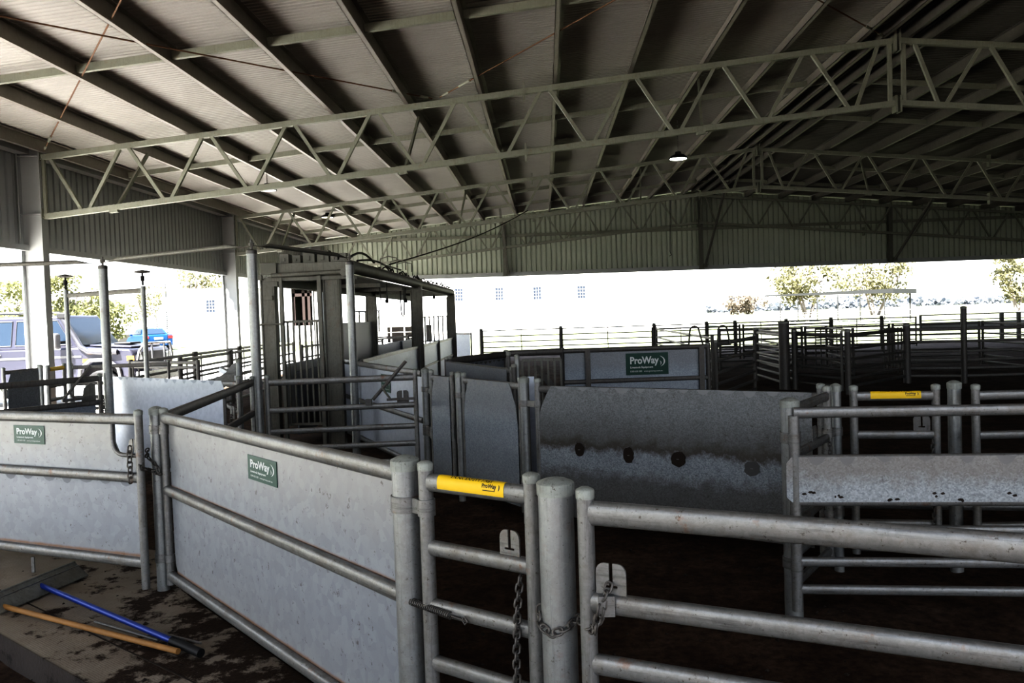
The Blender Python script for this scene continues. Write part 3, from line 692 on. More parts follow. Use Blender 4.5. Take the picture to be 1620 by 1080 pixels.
K3=ptop(829,596); p3=post(K3[0],K3[1],'rust streaked post between the blue grey sheet panels and the big grimy gate',r=.036,mat='postr' if 'postr' in M else 'post')
collar(p3,K3,.036,.86,.05,q=A)
K2=ptop(725,588); p4=post(K2[0],K2[1],'slim post between the two blue grey sheet panels',r=.030)
k2a=ptop(733,588); k2b=off(K3,K2,.05)
r,pn=panel('sheeted_fence','blue grey sheet panel left of the rust streaked post, cut away at its top corners',k2a,k2b,'fence panel',rails=[1.01,.55,.10],mat='rail',ur=.022,ends=(1,1),n=12)
L=pn.L; sheet(r,pn,[(.03,.08),(L-.03,.08),(L-.03,.70),(L-.05,.86),(L-.14,1.03),(.12,1.03),(.06,.90),(.03,.75)],.02,M['sheetK'],marks=(.15,L-.1,1.03,.14))
K1=ptop(672,582); p5=post(K1[0],K1[1],'slim galvanised post at the right end of the four rail gate in the middle',r=.034)
k1a=ptop(682,584); k1b=ptop(715,587)
r,pn=panel('sheeted_fence','narrow blue grey sheet panel just right of the four rail gate in the middle',k1a,k1b,'fence panel',rails=[1.01,.55,.10],mat='rail',ur=.021,n=12)
L=pn.L; sheet(r,pn,[(.03,.08),(L-.03,.08),(L-.03,1.03),(.10,1.03),(.05,.90),(.03,.75)],.02,M['sheetK'],marks=(.15,L-.05,1.03,.16))
MB().box(tuple(pn.pt(L+.02,.50,.02)),tuple(pn.pt(L+.06,.62,.03))).build('slide_latch',M['rail'],r)
collar(p5,K1,.034,.86,.05,q=k1a); collar(p4,K2,.030,.86,.05,q=k2a); collar(p5,K1,.034,.45,.10,q=k1a)
# ================================================================= four rail gate with lever
LA=ptop(422,592); LB=ptop(656,583)
r,pn=panel('rail_gate','dark rail gate with a lever latch in the middle distance, bare rails on black',LA,LB,rails=[1.006,.747,.548,.385,.22,.09],mat='rail',ur=.022,rh=.027,n=12)
L=pn.L; latch_plate(r,pn,L-.12,.775,.0,w=.11,h=.11,mat='raildark')
lv=thing('latch_lever','long slanting lever handle standing on the dark rail gate','lever',pn.pt(L-.36,.78,.04))
MB().tube(pn.pt(*pn.on(590,632,.04),.04),pn.pt(*pn.on(642,571,.04),.04),.016,8).build('handle',M['raildark'],lv)
MB().tube(pn.pt(*pn.on(604,613,.055),.055),pn.pt(*pn.on(617,630,.055),.055),.010,8).build('link_arm',M['frame'],lv)
MB().bar(pn.pt(*pn.on(612,632,.04),.04),pn.pt(*pn.on(655,630,.04),.04),.02,.022).build('slide_bar',M['raildark'],lv)
MB().box(tuple(pn.pt(L-.46,.76,.02)),tuple(pn.pt(L-.41,.82,.06))).build('pivot_bracket',M['raildark'],lv)
# gate running back from the left post
r,pn=panel('rail_gate','rail gate running back from the slender left post to the tallest post',(p2c[0]+.04,p2c[1]+.03),ptop(398,594),rails=[1.02,.74,.50,.29,.11],mat='raildark',umat='upr',ur=.022,rh=.03,rw=.02,ends=(0,1),n=12,stays=((1.55,.74,1.0),))
# tall posts and overhead bars
T1=(-4.73,8.67);T2=(-2.68,7.49);T3=(-2.23,9.41)
for (x,y),l in ((T1,'tall galvanised post at left in front of the silver four wheel drive'),(T2,'tallest looking galvanised post left of the handler, bars bolted to its top'),(T3,'tall galvanised post standing against the right side of the handler beam')):
    t=post(x,y,l,r=.047,z1=2.25,caps=False); 
    MB().lathe((x,y,2.20),[(.049,0),(.05,.03),(.03,.04),(0,.04)],16).build('cap',M['raildark'],t)
    MB().tube((x,y,2.23),(x,y,2.33),.012,8).tube((x,y,2.27),(x,y,2.30),.026,6).build('bolt',M['raildark'],t)
def overbar(p,q,label,z=2.262):
    p=V((p[0],p[1],z)); q=V((q[0],q[1],z)); d=(q-p).normalized(); Lb=(q-p).length; o=thing('overhead_bar',label,'overhead bar',p); mb=MB()
    secs=[(0,.025,.003),(.14,.028,.003),(.30,.024,.022),(Lb-.30,.024,.022),(Lb-.14,.028,.003),(Lb,.025,.003)]
    a=d.cross(V((0,0,1))); n=12; rings=[]
    for t,w,h in secs: rings.append([p+d*t+a*w*math.cos(2*math.pi*k/n)+V((0,0,h*math.sin(2*math.pi*k/n)+h)) for k in range(n)])
    vs=[v for R_ in rings for v in R_]; mb.add(vs,[(i*n+k,i*n+(k+1)%n,(i+1)*n+(k+1)%n,(i+1)*n+k) for i in range(5) for k in range(n)],True)
    mb.add(rings[0],[tuple(range(n))]); mb.add(rings[-1],[tuple(range(n))]); mb.build('bar',M['frame'],o)
T0=P(0,421,2.27); T0=off(T1,(T0[0],T0[1]),2.6)
t=post(T0[0],T0[1],'tall galvanised post just outside the frame at left',r=.047,z1=2.25)
overbar(T0,T1,'flat ended overhead bar entering from the left edge'); overbar(T1,T2,'flat ended overhead bar between the left tall post and the tallest post',2.268); overbar(T2,T3,'dark overhead bar sloping right from the tallest post to the handler',2.275)
# pale curved sheet gate behind
NA=(-4.86,8.93); NB=ptop(377,603,1.03)
r,pn=panel('sheeted_gate','bright blue white sheet gate behind the left posts, its right corner cut round the latch',NA,NB,rails=[1.0,.55,.12],mat='rail',ur=.022,n=12)
L=pn.L; notch=[(L-.28+.11*math.cos(t),.80+.11*math.sin(t)) for t in [1.57+k*.35 for k in range(0)]]
sheet(r,pn,[(.10,.08),(L-.03,.08),(L-.03,.62),(L-.10,.60),(L-.17,.62),(L-.21,.68),(L-.22,.80),(L-.19,.92),(L-.25,1.03),(.12,1.03),(.06,.92),(.04,.80),(.10,.74)],.02,M['sheetN'],marks=(.3,L-.3,1.03,.16),mm='markN')
latch_plate(r,pn,L-.08,.68,.02,w=.07,h=.12); chain(r,[pn.pt(L-.08,.72,.04),pn.pt(L-.08,.35,.04)],link=.034,r=.004); MB().oval(pn.pt(L-.2,.80,0),pn.pt(L,.74,0),.014,.02).build('rail',M['rail'],r)
x,y=P(386,566,1.2)[:2]; 
g1=ptop(377,567,1.16); post(g1[0],g1[1],'grey post with a curved gusset beside the tallest post',r=.03,z1=1.16)
o=thing('curved_gusset','grey curved steel gusset plate on the post right of the bright sheet gate','gusset',(g1[0],g1[1],1.0)); cr=Pan((g1[0]-.3,g1[1]+.05),(g1[0],g1[1]))
MB().slab([cr.pt(.0,.84,.0),cr.pt(.3,.84,0),cr.pt(.3,1.13,0),cr.pt(.22,1.09,0),cr.pt(.14,1.0,0),cr.pt(.06,.96,0),cr.pt(0,.95,0)],cr.n*.008).build('plate',M['rail'],o)
x,y=ptop(386,567,1.2); post(x,y+.3,'thin tall post just behind the curved gusset',r=.026,z1=1.2)
tag(MB().bar((g1[0]-.35,g1[1]+.35,1.02),(g1[0]-.02,g1[1]-.0,.93),.05,.06).build('angled_rail',M['sheetN']),'short pale angled rail meeting the post with the curved gusset','rail')
# gate left of the tall post, with lever
WA=off(T1,P(0,610,1.035),2.3); WB=off(T1,P(0,610,1.035),.09)
r,pn=panel('rail_gate','dark two rail gate with a lever latch in front of the four wheel drive',WA,WB,rails=[1.03,.775,.10],mat='raildark',ur=.024,rh=.028,rw=.02,n=12)
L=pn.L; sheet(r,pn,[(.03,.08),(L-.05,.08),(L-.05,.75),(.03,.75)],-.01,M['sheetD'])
lv=thing('latch_lever','dark slanting lever handle on the gate in front of the four wheel drive','lever',pn.pt(L-.4,.8,.04))
MB().tube(pn.pt(*pn.on(100,632,.04),.04),pn.pt(*pn.on(143,579,.04),.04),.014,8).build('handle',M['raildark'],lv)
MB().tube(pn.pt(*pn.on(108,618,.05),.05),pn.pt(*pn.on(118,630,.05),.05),.012,8).build('link_arm',M['raildark'],lv)
MB().bar(pn.pt(*pn.on(98,634,.04),.04),pn.pt(*pn.on(146,628,.04),.04),.03,.03).build('slide_bar',M['raildark'],lv)
sheet(r,pn,[(L-.20,.80),(L-.05,.80),(L-.05,.97),(L-.10,.99),(L-.17,.94)],.0,M['frame'],name='gusset')
chain(r,[pn.pt(L,.84,.05),pn.pt(L+.02,.40,.05)],link=.034,r=.004)
# thin frame with hand wheels
a=PY(103,437,9.9); b=PY(225,432,9.6)
for q,l in ((a,'thin galvanised post with a flat hand wheel on top, left of the pair'),(b,'thin galvanised post with a flat hand wheel on top, right of the pair')):
    x,y,_=q; t=post(x,y,l,r=.028,z1=2.08,caps=False)
    MB().tube((x,y,2.06),(x,y,2.22),.012,8).tube((x,y,2.11),(x,y,2.17),.024,8).build('screw',M['black'],t)
    MB().lathe((x,y,2.20),[(.0,.0),(.06,.005),(.09,.012),(.088,.025),(.04,.035),(0,.045)],20).build('hand_wheel',M['raildark'],t)
o=thing('cross_bar','thin straight bar joining the two posts with hand wheels','bar',a); MB().oval((a[0],a[1],1.98),(b[0],b[1],2.0),.012,.028).build('bar',M['frame'],o)
# small panels behind at far left
x0=ptop(5,581);x1=ptop(61,576);x2=ptop(75,577);x3=ptop(101,574);x4=ptop(113,574)
r,pn=panel('sheeted_gate','small dark sheet gate behind the left edge gate',x0,x1,rails=[1.01,.5,.1],mat='rail',ur=.024,n=10)
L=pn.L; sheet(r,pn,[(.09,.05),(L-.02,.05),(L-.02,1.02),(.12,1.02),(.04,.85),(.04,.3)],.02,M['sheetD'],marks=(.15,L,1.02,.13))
post(x2[0]-.10,x2[1],'slim pale post beside the small dark sheet gate',r=.03)
r,pn=panel('rail_gate','small rail gate with a yellow strip in front of the four wheel drive',x2,x3,rails=RZ,mat='rail',ur=.026,n=10)
MB().oval(pn.pt(.05,1.02,.002),pn.pt(pn.L-.03,1.02,.002),.018,.028).build('yellow_strip',M['yellow'],r)
x5=off(x4,(x4[0]+1,x4[1]+.12),1.35)
panel('rail_fence','thin rail panel seen against the door of the four wheel drive',x4,x5,'fence panel',rails=RZ,mat='raildark',ur=.02,n=8,stays=((.45,.1,1.0),(.85,.1,1.0)))
# ================================================================= sheeted panels and race in the middle distance
OA=ptop(531,563); OB=(K1[0]-.04,K1[1]+.04)
r,pn=panel('sheeted_fence','pale sheeted panel with a small green maker\'s plate behind the lever gate',OA,OB,'fence panel',rails=[1.03,.58,.12],mat='rail',ur=.024,rh=.028,n=12,ends=(1,0))
L=pn.L; sheet(r,pn,[(.03,.10),(L-.03,.10),(L-.03,1.02),(.03,1.02)],-.015,M['sheetN'])
a,_=pn.on(609,608); _,zt=pn.on(609,596); _,zb=pn.on(609,616); sign(r,pn,a,(zt+zb)/2,.36,zt-zb+.05,-.01,flip=False)
o=thing('yard_post','short post against the pale sheeted panel behind the lever gate','post',pn.pt(L*.33,0,.05)); q=pn.pt(L*.33,0,.05); MB().tube((q.x,q.y,-.05),(q.x,q.y,1.09),.026,12).build('shaft',M['raildark'],o); MB().lathe((q.x,q.y,1.06),[(.028,0),(.03,.02),(.0,.04)],12).build('cap',M['cap'],o)
# sheep handler: two rows of box section posts, a round beam on the right and a box beam on the left
XRt,XLf=-2.50,-3.40; FM=M['frame']
hd=thing('sheep_handler','tall steel sheep handler frame with overhead beams, hoses and a barred drop gate','sheep handler',(-2.95,10.3,0))
for y,nm in ((10.3,'front'),(16.1,'mid'),(22.0,'rear')):
    zt=2.12
    for x in (XRt,XLf):
        if y>21 and x==XLf: continue
        w=.19 if x==XRt else .16
        xo=x
        if y<11: x,w=((-2.66,.17) if x==XRt else (-3.47,.14))
        MB().box((x-w/2,y-.09,-.05),(x+w/2,y+.09,zt if xo==XLf else 2.2)).box((x-w/2-.025,y-.10,-.05),(x-w/2,y-.07,zt)).box((x+w/2,y-.10,-.05),(x+w/2+.02,y-.08,zt)).build('upright',FM,hd,bevel=.006)
MB().tube((XRt,10.2,2.26),(XRt,22.1,2.24),.085,20).build('round_beam',FM,hd)
MB().box((XLf-.06,10.2,2.02),(XLf+.06,22.0,2.14)).build('side_beam',FM,hd)
MB().box((XLf,10.45,2.145),(XRt-.02,22.0,2.165)).build('top_plate',FM,hd)
for y in (12.5,14.4,16.1): MB().box((XLf,y-.04,2.06),(XRt,y+.04,2.12)).build('cross_member',FM,hd)
MB().box((XLf-.1,10.18,2.08),(XRt+.12,10.42,2.13)).box((XLf-.02,10.16,2.17),(XRt+.10,10.24,2.30)).box((XLf+.0,10.36,2.17),(XRt+.10,10.42,2.30)).build('head_beam',FM,hd,bevel=.004)
MB().tube((XLf+.02,10.12,2.15),(XRt+.04,10.12,2.17),.028,12).tube((XRt+.04,10.06,2.16),(XRt+.04,10.2,2.16),.05,14).build('ram',FM,hd)
MB().box((XLf-.12,10.12,2.17),(XLf+.08,10.26,2.31)).build('valve_box',M['greybox'],hd,bevel=.005)
for i,(a,w,h) in enumerate(((.10,.11,.12),(.26,.10,.10),(.39,.15,.14),(.57,.15,.15),(.74,.09,.10),(.85,.09,.11))):
    m=MB(); m.box((XLf+a,10.22,2.30),(XLf+a+w,10.36,2.30+h)); m.box((XLf+a+w*.35,10.205,2.33),(XLf+a+w*.6,10.22,2.30+h*.6)); m.build('switch_box',M['greybox'] if i in (1,2,3) else FM,hd,bevel=.004)
# hanging guides & barred drop gate
MB().box((XLf+.09,10.16,0),(XLf+.13,10.22,2.12)).box((-2.83,10.16,0),(-2.78,10.22,2.14)).build('gate_guide',FM,hd)
dg=MB(); 
for k in range(8):
    x=XLf+.16+k*.52/7; dg.box((x-.011,10.22,.28),(x+.011,10.245,1.56))
dg.box((XLf+.12,10.21,1.555),(-2.80,10.255,1.585)); dg.box((XLf+.12,10.21,.26),(-2.80,10.255,.29)); dg.build('drop_gate',FM,hd)
MB().box((XLf-.12,10.15,1.85),(XLf-.0,10.19,1.90)).box((XLf-.2,10.15,2.1),(XLf-.12,10.2,2.16)).path([(XLf-.25,10.1,1.52),(XLf-.1,10.1,1.55),(XLf+.15,10.1,1.545)],.012,6).build('bracket',FM,hd)
# side sheets of the race
m=MB(); m.box((XLf-.01,10.6,.2),(XLf+.01,13.4,1.0)); m.box((XLf-.01,13.4,.2),(XLf+.01,16.0,1.53)); m.box((XLf-.03,10.6,.98),(XLf+.03,13.4,1.02)); m.build('side_wall',M['cladl'],hd)
m=MB(); m.box((XLf-.01,16.3,.1),(XLf+.01,22,1.05)); m.box((XLf+.01,19.1,.1),(XLf+.05,19.2,1.05)); m.build('low_side_wall',M['sheetD'],hd)
for ya,yb in ((11.0,15.9),(16.3,18.9),(19.1,21.9)):
    m=MB(); m.box((XRt-.008,ya,.1),(XRt+.008,yb,1.0)); o_=m.build('low_panel',M['sheetN'],hd)
    MB().box((XRt-.03,ya,.98),(XRt+.03,yb,1.03)).box((XRt-.03,ya,.55),(XRt+.03,yb,.59)).build('rail',M['rail'],hd)
    MB().box((XRt+.01,yb-.05,.05),(XRt+.06,yb,1.02)).build('stile',M['raildark'],hd)
m=MB(); m.box((XLf+.03,10.9,.05),(XLf+.05,14,.9)); m.build('inner_sheet',M['sheetD'],hd)
# far barred panels
m=MB()
for k in range(8): x=XRt-.85+k*.12; m.box((x-.018,22.0,.6),(x+.018,22.02,1.62))
for z in (.62,.95,1.6): m.box((XRt-.88,21.99,z-.012),(XRt-.0,22.03,z+.012))
m.build('rear_bars',FM,hd)
m=MB()
for k in range(5): x=XLf-.7+k*.14; m.box((x-.014,17.4,1.3),(x+.014,17.42,1.75))
m.box((XLf-.72,17.39,1.74),(XLf-.1,17.43,1.765)); m.build('rear_bars',FM,hd)
# hoses and controls on top
rnd=random.Random(4)
def hose(pts,label,r=.012,mat='hose',g=None): 
    o=MB().path(pts,r,7).build('hanging_hose',M[mat]); return tag(o,label,'hose',g)
def arcpts(p,q,h,n=12): p=V(p);q=V(q); return [p.lerp(q,i/n)+V((0,0,h*math.sin(math.pi*i/n))) for i in range(n+1)]
m=MB()
m.path(arcpts((XRt,10.5,2.36),(XRt+.02,12.0,2.40),.10),.016,7); m.path(arcpts((XRt,11.0,2.36),(XRt-.02,13.6,2.38),.07),.014,7)
for k in range(26):
    y=12.5+k*.37; m.path(arcpts((XRt+rnd.uniform(-.05,.05),y,2.34),(XRt+rnd.uniform(-.05,.05),y+rnd.uniform(.2,.5),2.34),rnd.uniform(.02,.07),6),.012,5)
m.build('air_hose',M['hose'],hd)
for y in (12.6,13.4,14.0): MB().path([(XRt,y,2.34),(XRt,y,2.50),(XRt+.12,y,2.53),(XRt+.25,y,2.50),(XRt+.25,y,2.36)],.010,6).build('hoop',FM,hd)
MB().path([(XRt,y,2.42) for y in (12.6,14.4)],.012,6).build('control_rod',FM,hd)
for (px,y,z0,z1,l) in ((600,13.0,2.2,1.78,'thin control hose hanging nearest under the handler beam'),(611,13.2,2.2,1.74,'second thin control hose under the handler beam')):
    hose([PY(px,440,y),tuple(V(PY(px,440,y))+V((0,0,-.25))),tuple(V(PY(px,440,y))+V((.02,0,-.4)))],l,.009)
a=V(PY(633,455,15.2)); hose([a,a+V((0,0,-.35)),a+V((.01,0,-.5)),a+V((.035,0,-.53)),a+V((.06,0,-.5)),a+V((.07,0,-.05))],'long U shaped hose loop hanging under the round beam of the handler',.013)
for px,y in ((611,15.0),(641,15.3),(686,20)):
    a=V(PY(px,452,y)); o=thing('pull_weight','small dark weight on a cord hanging under the handler beam'+{611:', nearest the tall post',641:', beside the U shaped hose',686:', between the two rear uprights'}[px],'weight',a); MB().tube(a,a+V((0,0,-.24)),.009,6).build('cord',M['black'],o); MB().lathe(a+V((0,0,-.32)),[(0,0),(.03,.01),(.03,.06),(.012,.09),(0,.09)],10).build('bob',M['black'],o)
# panel beyond the handler
pa=PY(722,527,24);pb_=PY(745,526,23.4)
r,pn=panel('sheeted_gate','pale sheet gate just beyond the rear upright of the handler',(pa[0],pa[1]),(pb_[0],pb_[1]),rails=[1.08,.7,.15],top=1.12,mat='rail',n=8); sheet(r,pn,[(.03,.1),(pn.L-.03,.1),(pn.L-.03,1.06),(.03,1.06)],.02,M['sheetN'])
# dropping cable from the second truss
o=tag(MB().path(arcpts(PY(835,333,22.3),(XRt+.0,13.3,2.45),-.12,14),.012,6).build('power_cable',M['hose']),'dark cable swooping down from the second truss to the handler','cable')
o=tag(MB().path([PY(1060,312,28),PY(1060,398,28),PY(1062,403,28),PY(1059,405,28)],.012,5).build('drop_line',M['hose']),'thin cord with a hook hanging in front of the gable','cord')
# leading panel Q
Q1=ptop(706,564);Q2=ptop(813,584,1.03)
r,pn=panel('sheeted_fence','pale sheet panel behind the blue grey panels, its top edge sloping away to the left',Q1,Q2,'fence panel',rails=[1.01,.55,.1],mat='raildark',ur=.024,n=10)
L=pn.L; sheet(r,pn,[(.02,.08),(L-.15,.08),(L-.15,1.02),(.03,1.02)],.018,M['sheetK'],marks=(.2,L-.2,1.02,.2)); upright('latch_stile',r,pn,L-.06,.5,1.06,.02,M['rail'])
post(Q2[0]+.03,Q2[1]+.08,'tall thin post with a knob where the sloping pale panel ends',r=.024,z1=1.17); q=PY(804,556,8.9); post(q[0],q[1],'dark slim post just left of the knobbed post',r=.022,z1=1.17,mat='raildark')
# dark rail fence and sign fence
R1=ptop(712,570,1.03);R1b=ptop(800,557,1.05)
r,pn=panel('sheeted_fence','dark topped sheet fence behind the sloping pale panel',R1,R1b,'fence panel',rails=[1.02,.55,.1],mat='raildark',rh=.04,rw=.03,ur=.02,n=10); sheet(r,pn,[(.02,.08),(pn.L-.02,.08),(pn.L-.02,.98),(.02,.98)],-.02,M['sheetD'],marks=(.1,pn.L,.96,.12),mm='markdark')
R2=ptop(889,553,1.05);R3=ptop(1120,545,1.05)
r,pn=panel('sheeted_fence','long pale sheeted race side carrying the large green maker\'s plate',R2,R3,'fence panel',rails=[1.03,.585,.1],mat='raildark',rh=.03,rw=.025,ur=.03,n=10)
L=pn.L; sheet(r,pn,[(.02,.08),(L-.03,.08),(L-.03,1.0),(.02,1.0)],-.02,M['sheetK'])
for px in (930,1110): 
    a,_=pn.on(px,580); MB().box(tuple(pn.pt(a-.035,.05,-.01)),tuple(pn.pt(a+.035,1.03,.03))).build('stile',M['raildark'],r)
s0,zt=pn.on(990,560); s1,zb=pn.on(1058,591); zt=(pn.on(990,560)[1]+pn.on(1058,556)[1])/2; zb=(pn.on(990,594)[1]+pn.on(1058,591)[1])/2
sign(r,pn,(s0+s1)/2,(zt+zb)/2,abs(s1-s0),zt-zb,-.012)
b0=ptop(826,557,1.05)
r,pn=panel('rail_fence','dark capping rail panel above the barred gate left of the large green plate',R1b,R2,'fence panel',rails=[1.03],mat='raildark',rh=.04,rw=.03,ur=.03,n=10)
V1=ptop(826,567,1.05);V2=ptop(887,565,1.05); pn=Pan(V1,V2); o=thing('barred_gate','small vertically barred gate left of the race side with the large green plate','gate',pn.pt(0,0))
for z in (1.03,.12): MB().bar(pn.pt(0,z),pn.pt(pn.L,z),.03,.035).build('rail',M['frame'],o)
for k in range(7): MB().box(tuple(pn.pt(pn.L*k/6-.012,.05,-.01)),tuple(pn.pt(pn.L*k/6+.012,1.03,.01))).build('bar',M['frame'],o)
MB().slab([pn.pt(.12,.95,-.25),pn.pt(.20,.95,-.25),pn.pt(.62,.42,-.25),pn.pt(.5,.42,-.25)],pn.n*.02).build('slanting_bar',M['raildark'],o)
q=P(845,640,1.0); o=thing('sheeted_stile','narrow bright sheet strip beside the left end of the big grimy gate','sheet strip',(A[0]-.02,A[1]+.5,0)); MB().box((A[0]-.10,A[1]+.45,-.03),(A[0]-.03,A[1]+.46,1.06)).build('strip',M['sheetN'],o)
# hoops
for px0,px1,pt,l in ((1089,1110,516,'left of two bent pipe hoops above the race side'),(1135,1153,515,'right of two bent pipe hoops above the race side')):
    y=12.9; a=V(PY(px0,552,y)); b=V(PY(px1+2,545,y)); t=V(PY((px0*.55+px1*.45),pt,y)); w=(b-a).length
    pts=[a]; 
    for k in range(9):
        an=math.pi-math.pi*k/8; pts.append(V((t.x+.07*math.cos(an),y,t.z-.07+.07*math.sin(an))))
    pts.append(b); hp=thing('pipe_hoop',l,'hoop',a,'pipe hoops'); MB().path(pts,.014,8).build('pipe',M['raildark'],hp)
# ================================================================= yards in the background
def near(px,py,z=0): p=P(px,py,z); return (p[0],p[1])
c2=near(1256,612);c1=near(1340,622);c3=near(1433,603);c4=near(1526,603)
bgp=[((2.55,12.45),near(1193,534,1.02),'dark rail gate hung from the race side with the green plate','gate'),
 ((near(1198,600)),(c2[0]-.25,c2[1]),'dark rail panel left of the broad dark post in the background yards','panel'),
 (c2,(c1[0]-.06,c1[1]+.05),'dark rail gate right of the broad dark post in the background yards','gate'),
 (c1,c3,'dark rail panel sloping back to the right in the background yards','panel'),
 (c3,c4,'dark rail panel facing the camera at the right of the background yards','panel'),
 (c4,(c4[0]+2.6,c4[1]-.05),'dark rail panel at the right edge in the background yards','panel')]
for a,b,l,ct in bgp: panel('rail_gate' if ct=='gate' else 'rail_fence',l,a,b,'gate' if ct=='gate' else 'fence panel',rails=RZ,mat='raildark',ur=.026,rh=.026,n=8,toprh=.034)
post(c2[0]-.2,c2[1]-.1,'broad dark square looking post in the background yards',r=.10,z1=1.28,mat='raildark'); post(c2[0]-.02,c2[1]-.15,'second dark post tight beside the broad dark post',r=.05,z1=1.12,mat='raildark')
post(c1[0]+.02,c1[1]-.03,'dark post where the background rail gate meets the sloping panel',r=.05,z1=1.12,mat='raildark'); post(c3[0]+.03,c3[1],'dark post at the corner where the background rail panels turn',r=.07,z1=1.14,mat='raildark'); post(c4[0],c4[1],'dark post in the row facing the camera at right',r=.055,z1=1.45,mat='raildark')
a=near(1198,600); post(a[0],a[1],'dark post right of the rail gate near the pipe hoops',r=.05,z1=1.12,mat='raildark')
# rows further back, 20 m and 25 m
k=0
for (xa,ya,xb,yb,nn,txt) in ((4.3,20.5,10.4,20.0,3,'in the row behind the broad dark post'),(3.2,24.8,8.7,25.2,2,'in the row well behind the pipe hoops')):
    for i in range(nn):
        A_=(xa+(xb-xa)*i/nn,ya+(yb-ya)*i/nn);B_=(xa+(xb-xa)*(i+.96)/nn,ya+(yb-ya)*(i+.96)/nn)
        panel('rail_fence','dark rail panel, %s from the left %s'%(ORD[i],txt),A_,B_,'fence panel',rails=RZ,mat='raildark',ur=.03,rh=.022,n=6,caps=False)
for xa,ya,xb,yb,l in ((6.4,17.4,6.7,19.9,'rail panel running back behind the sloping background panel'),(4.9,16.3,5.1,20.3,'rail panel running back from the broad dark post'),(10.3,16.3,10.4,20,'rail panel running back at the right edge'),(3.05,15.2,3.3,24.6,'long rail panel running back behind the pipe hoops')):
    panel('rail_fence',l,(xa,ya),(xb,yb),'fence panel',rails=RZ,mat='raildark',ur=.03,rh=.022,n=6,caps=False)
va=near(1395,521,1.05); vb=near(1427,519,1.05); pn=Pan(va,vb); 
for (va,vb,l) in ((PY(1398,524,18.2),PY(1426,522,18.2),'dark vertically barred gate left of the background corner post'),(PY(1290,527,19.6),PY(1332,525,19.6),'dark vertically barred gate behind the background rail gate')):
    pn=Pan(va[:2],vb[:2]); o=thing('barred_gate',l,'gate',pn.pt(0,0))
    for z in (1.0,.75,.12): MB().bar(pn.pt(0,z),pn.pt(pn.L,z),.03,.035).build('rail',M['raildark'],o)
    for k in range(6): MB().box(tuple(pn.pt(pn.L*k/5-.012,.05,-.01)),tuple(pn.pt(pn.L*k/5+.012,1.03,.01))).build('bar',M['raildark'],o)
# long row just inside the gable
px=[763,889,1037,1120,1165,1246,1317,1397,1452]; 
for i in range(len(px)-1):
    a=PY(px[i],521,29.3); b=PY(px[i+1]-3,521,29.3)
    panel('rail_fence','thin rail panel in the long row under the far gable, %s from the left'%ORD[i],(a[0],a[1]),(b[0],b[1]),'fence panel',rails=[1.05,.84,.64,.45,.28,.12],mat='raildark',ur=.03,rh=.018,n=6,caps=False,stays=((.5*(b[0]-a[0]),.1,1.05),) if b[0]-a[0]>1.5 else ())
    post(a[0]-.05,29.3,'dark round post in the long row under the far gable, %s from the left'%ORD[i],r=.06,z1=1.13,mat='raildark')
# row beyond on the right with grey board
px=[1456,1524,1586,1613]; X9=PY(1456,500,32.5)[0]
for i in range(4):
    a=PY(px[i],500,32.5)[0]; b=PY(px[i+1]-3,500,32.5)[0] if i<3 else a+2.6
    r,pn=panel('rail_fence','pale grey boarded rail panel outside the gable at right, %s from the left'%ORD[i],(a,32.5),(b,32.5),'fence panel',rails=[1.05,.84,.28,.12],mat='frame',ur=.05,rh=.02,n=6,caps=False)
    sheet(r,pn,[(.02,.52),(pn.L-.02,.52),(pn.L-.02,.76),(.02,.76)],.03,M['cladl'],name='board')
# fence rows left of the handler (a lane running away)
for j,(xa,ya,xb,yb,tx) in enumerate(((-6.45,12.5,-7.25,21.5,'outer'),(-5.85,12.9,-6.5,21.0,'inner'))):
    for i in range(3):
        A_=(xa+(xb-xa)*i/3,ya+(yb-ya)*i/3);B_=(xa+(xb-xa)*(i+.97)/3,ya+(yb-ya)*(i+.97)/3)
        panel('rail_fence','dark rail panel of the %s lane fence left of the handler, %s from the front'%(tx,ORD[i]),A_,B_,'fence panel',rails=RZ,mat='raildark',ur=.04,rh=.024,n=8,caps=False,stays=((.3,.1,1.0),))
panel('rail_fence','rail panel crossing behind the bright sheet gate towards the four wheel drive',(-6.4,12.4),(-5.0,11.6),'fence panel',rails=[1.03,.96,.6,.3],mat='raildark',ur=.03,rh=.022,n=8,caps=False)
for i,(xa,ya,xb,yb) in enumerate(((-4.9,22,-4.2,25),(-5.4,18,-5.3,21.5),(-4.3,17.5,-4.2,21),(-6.2,25.5,-3.9,25.8))):
    panel('rail_fence','dark rail panel seen through the barred drop gate, %s from the front'%ORD[[2,1,0,3][i]],(xa,ya),(xb,yb),'fence panel',rails=RZ,mat='raildark',ur=.03,rh=.022,n=6,caps=False,stays=((.4,.1,1.0),))
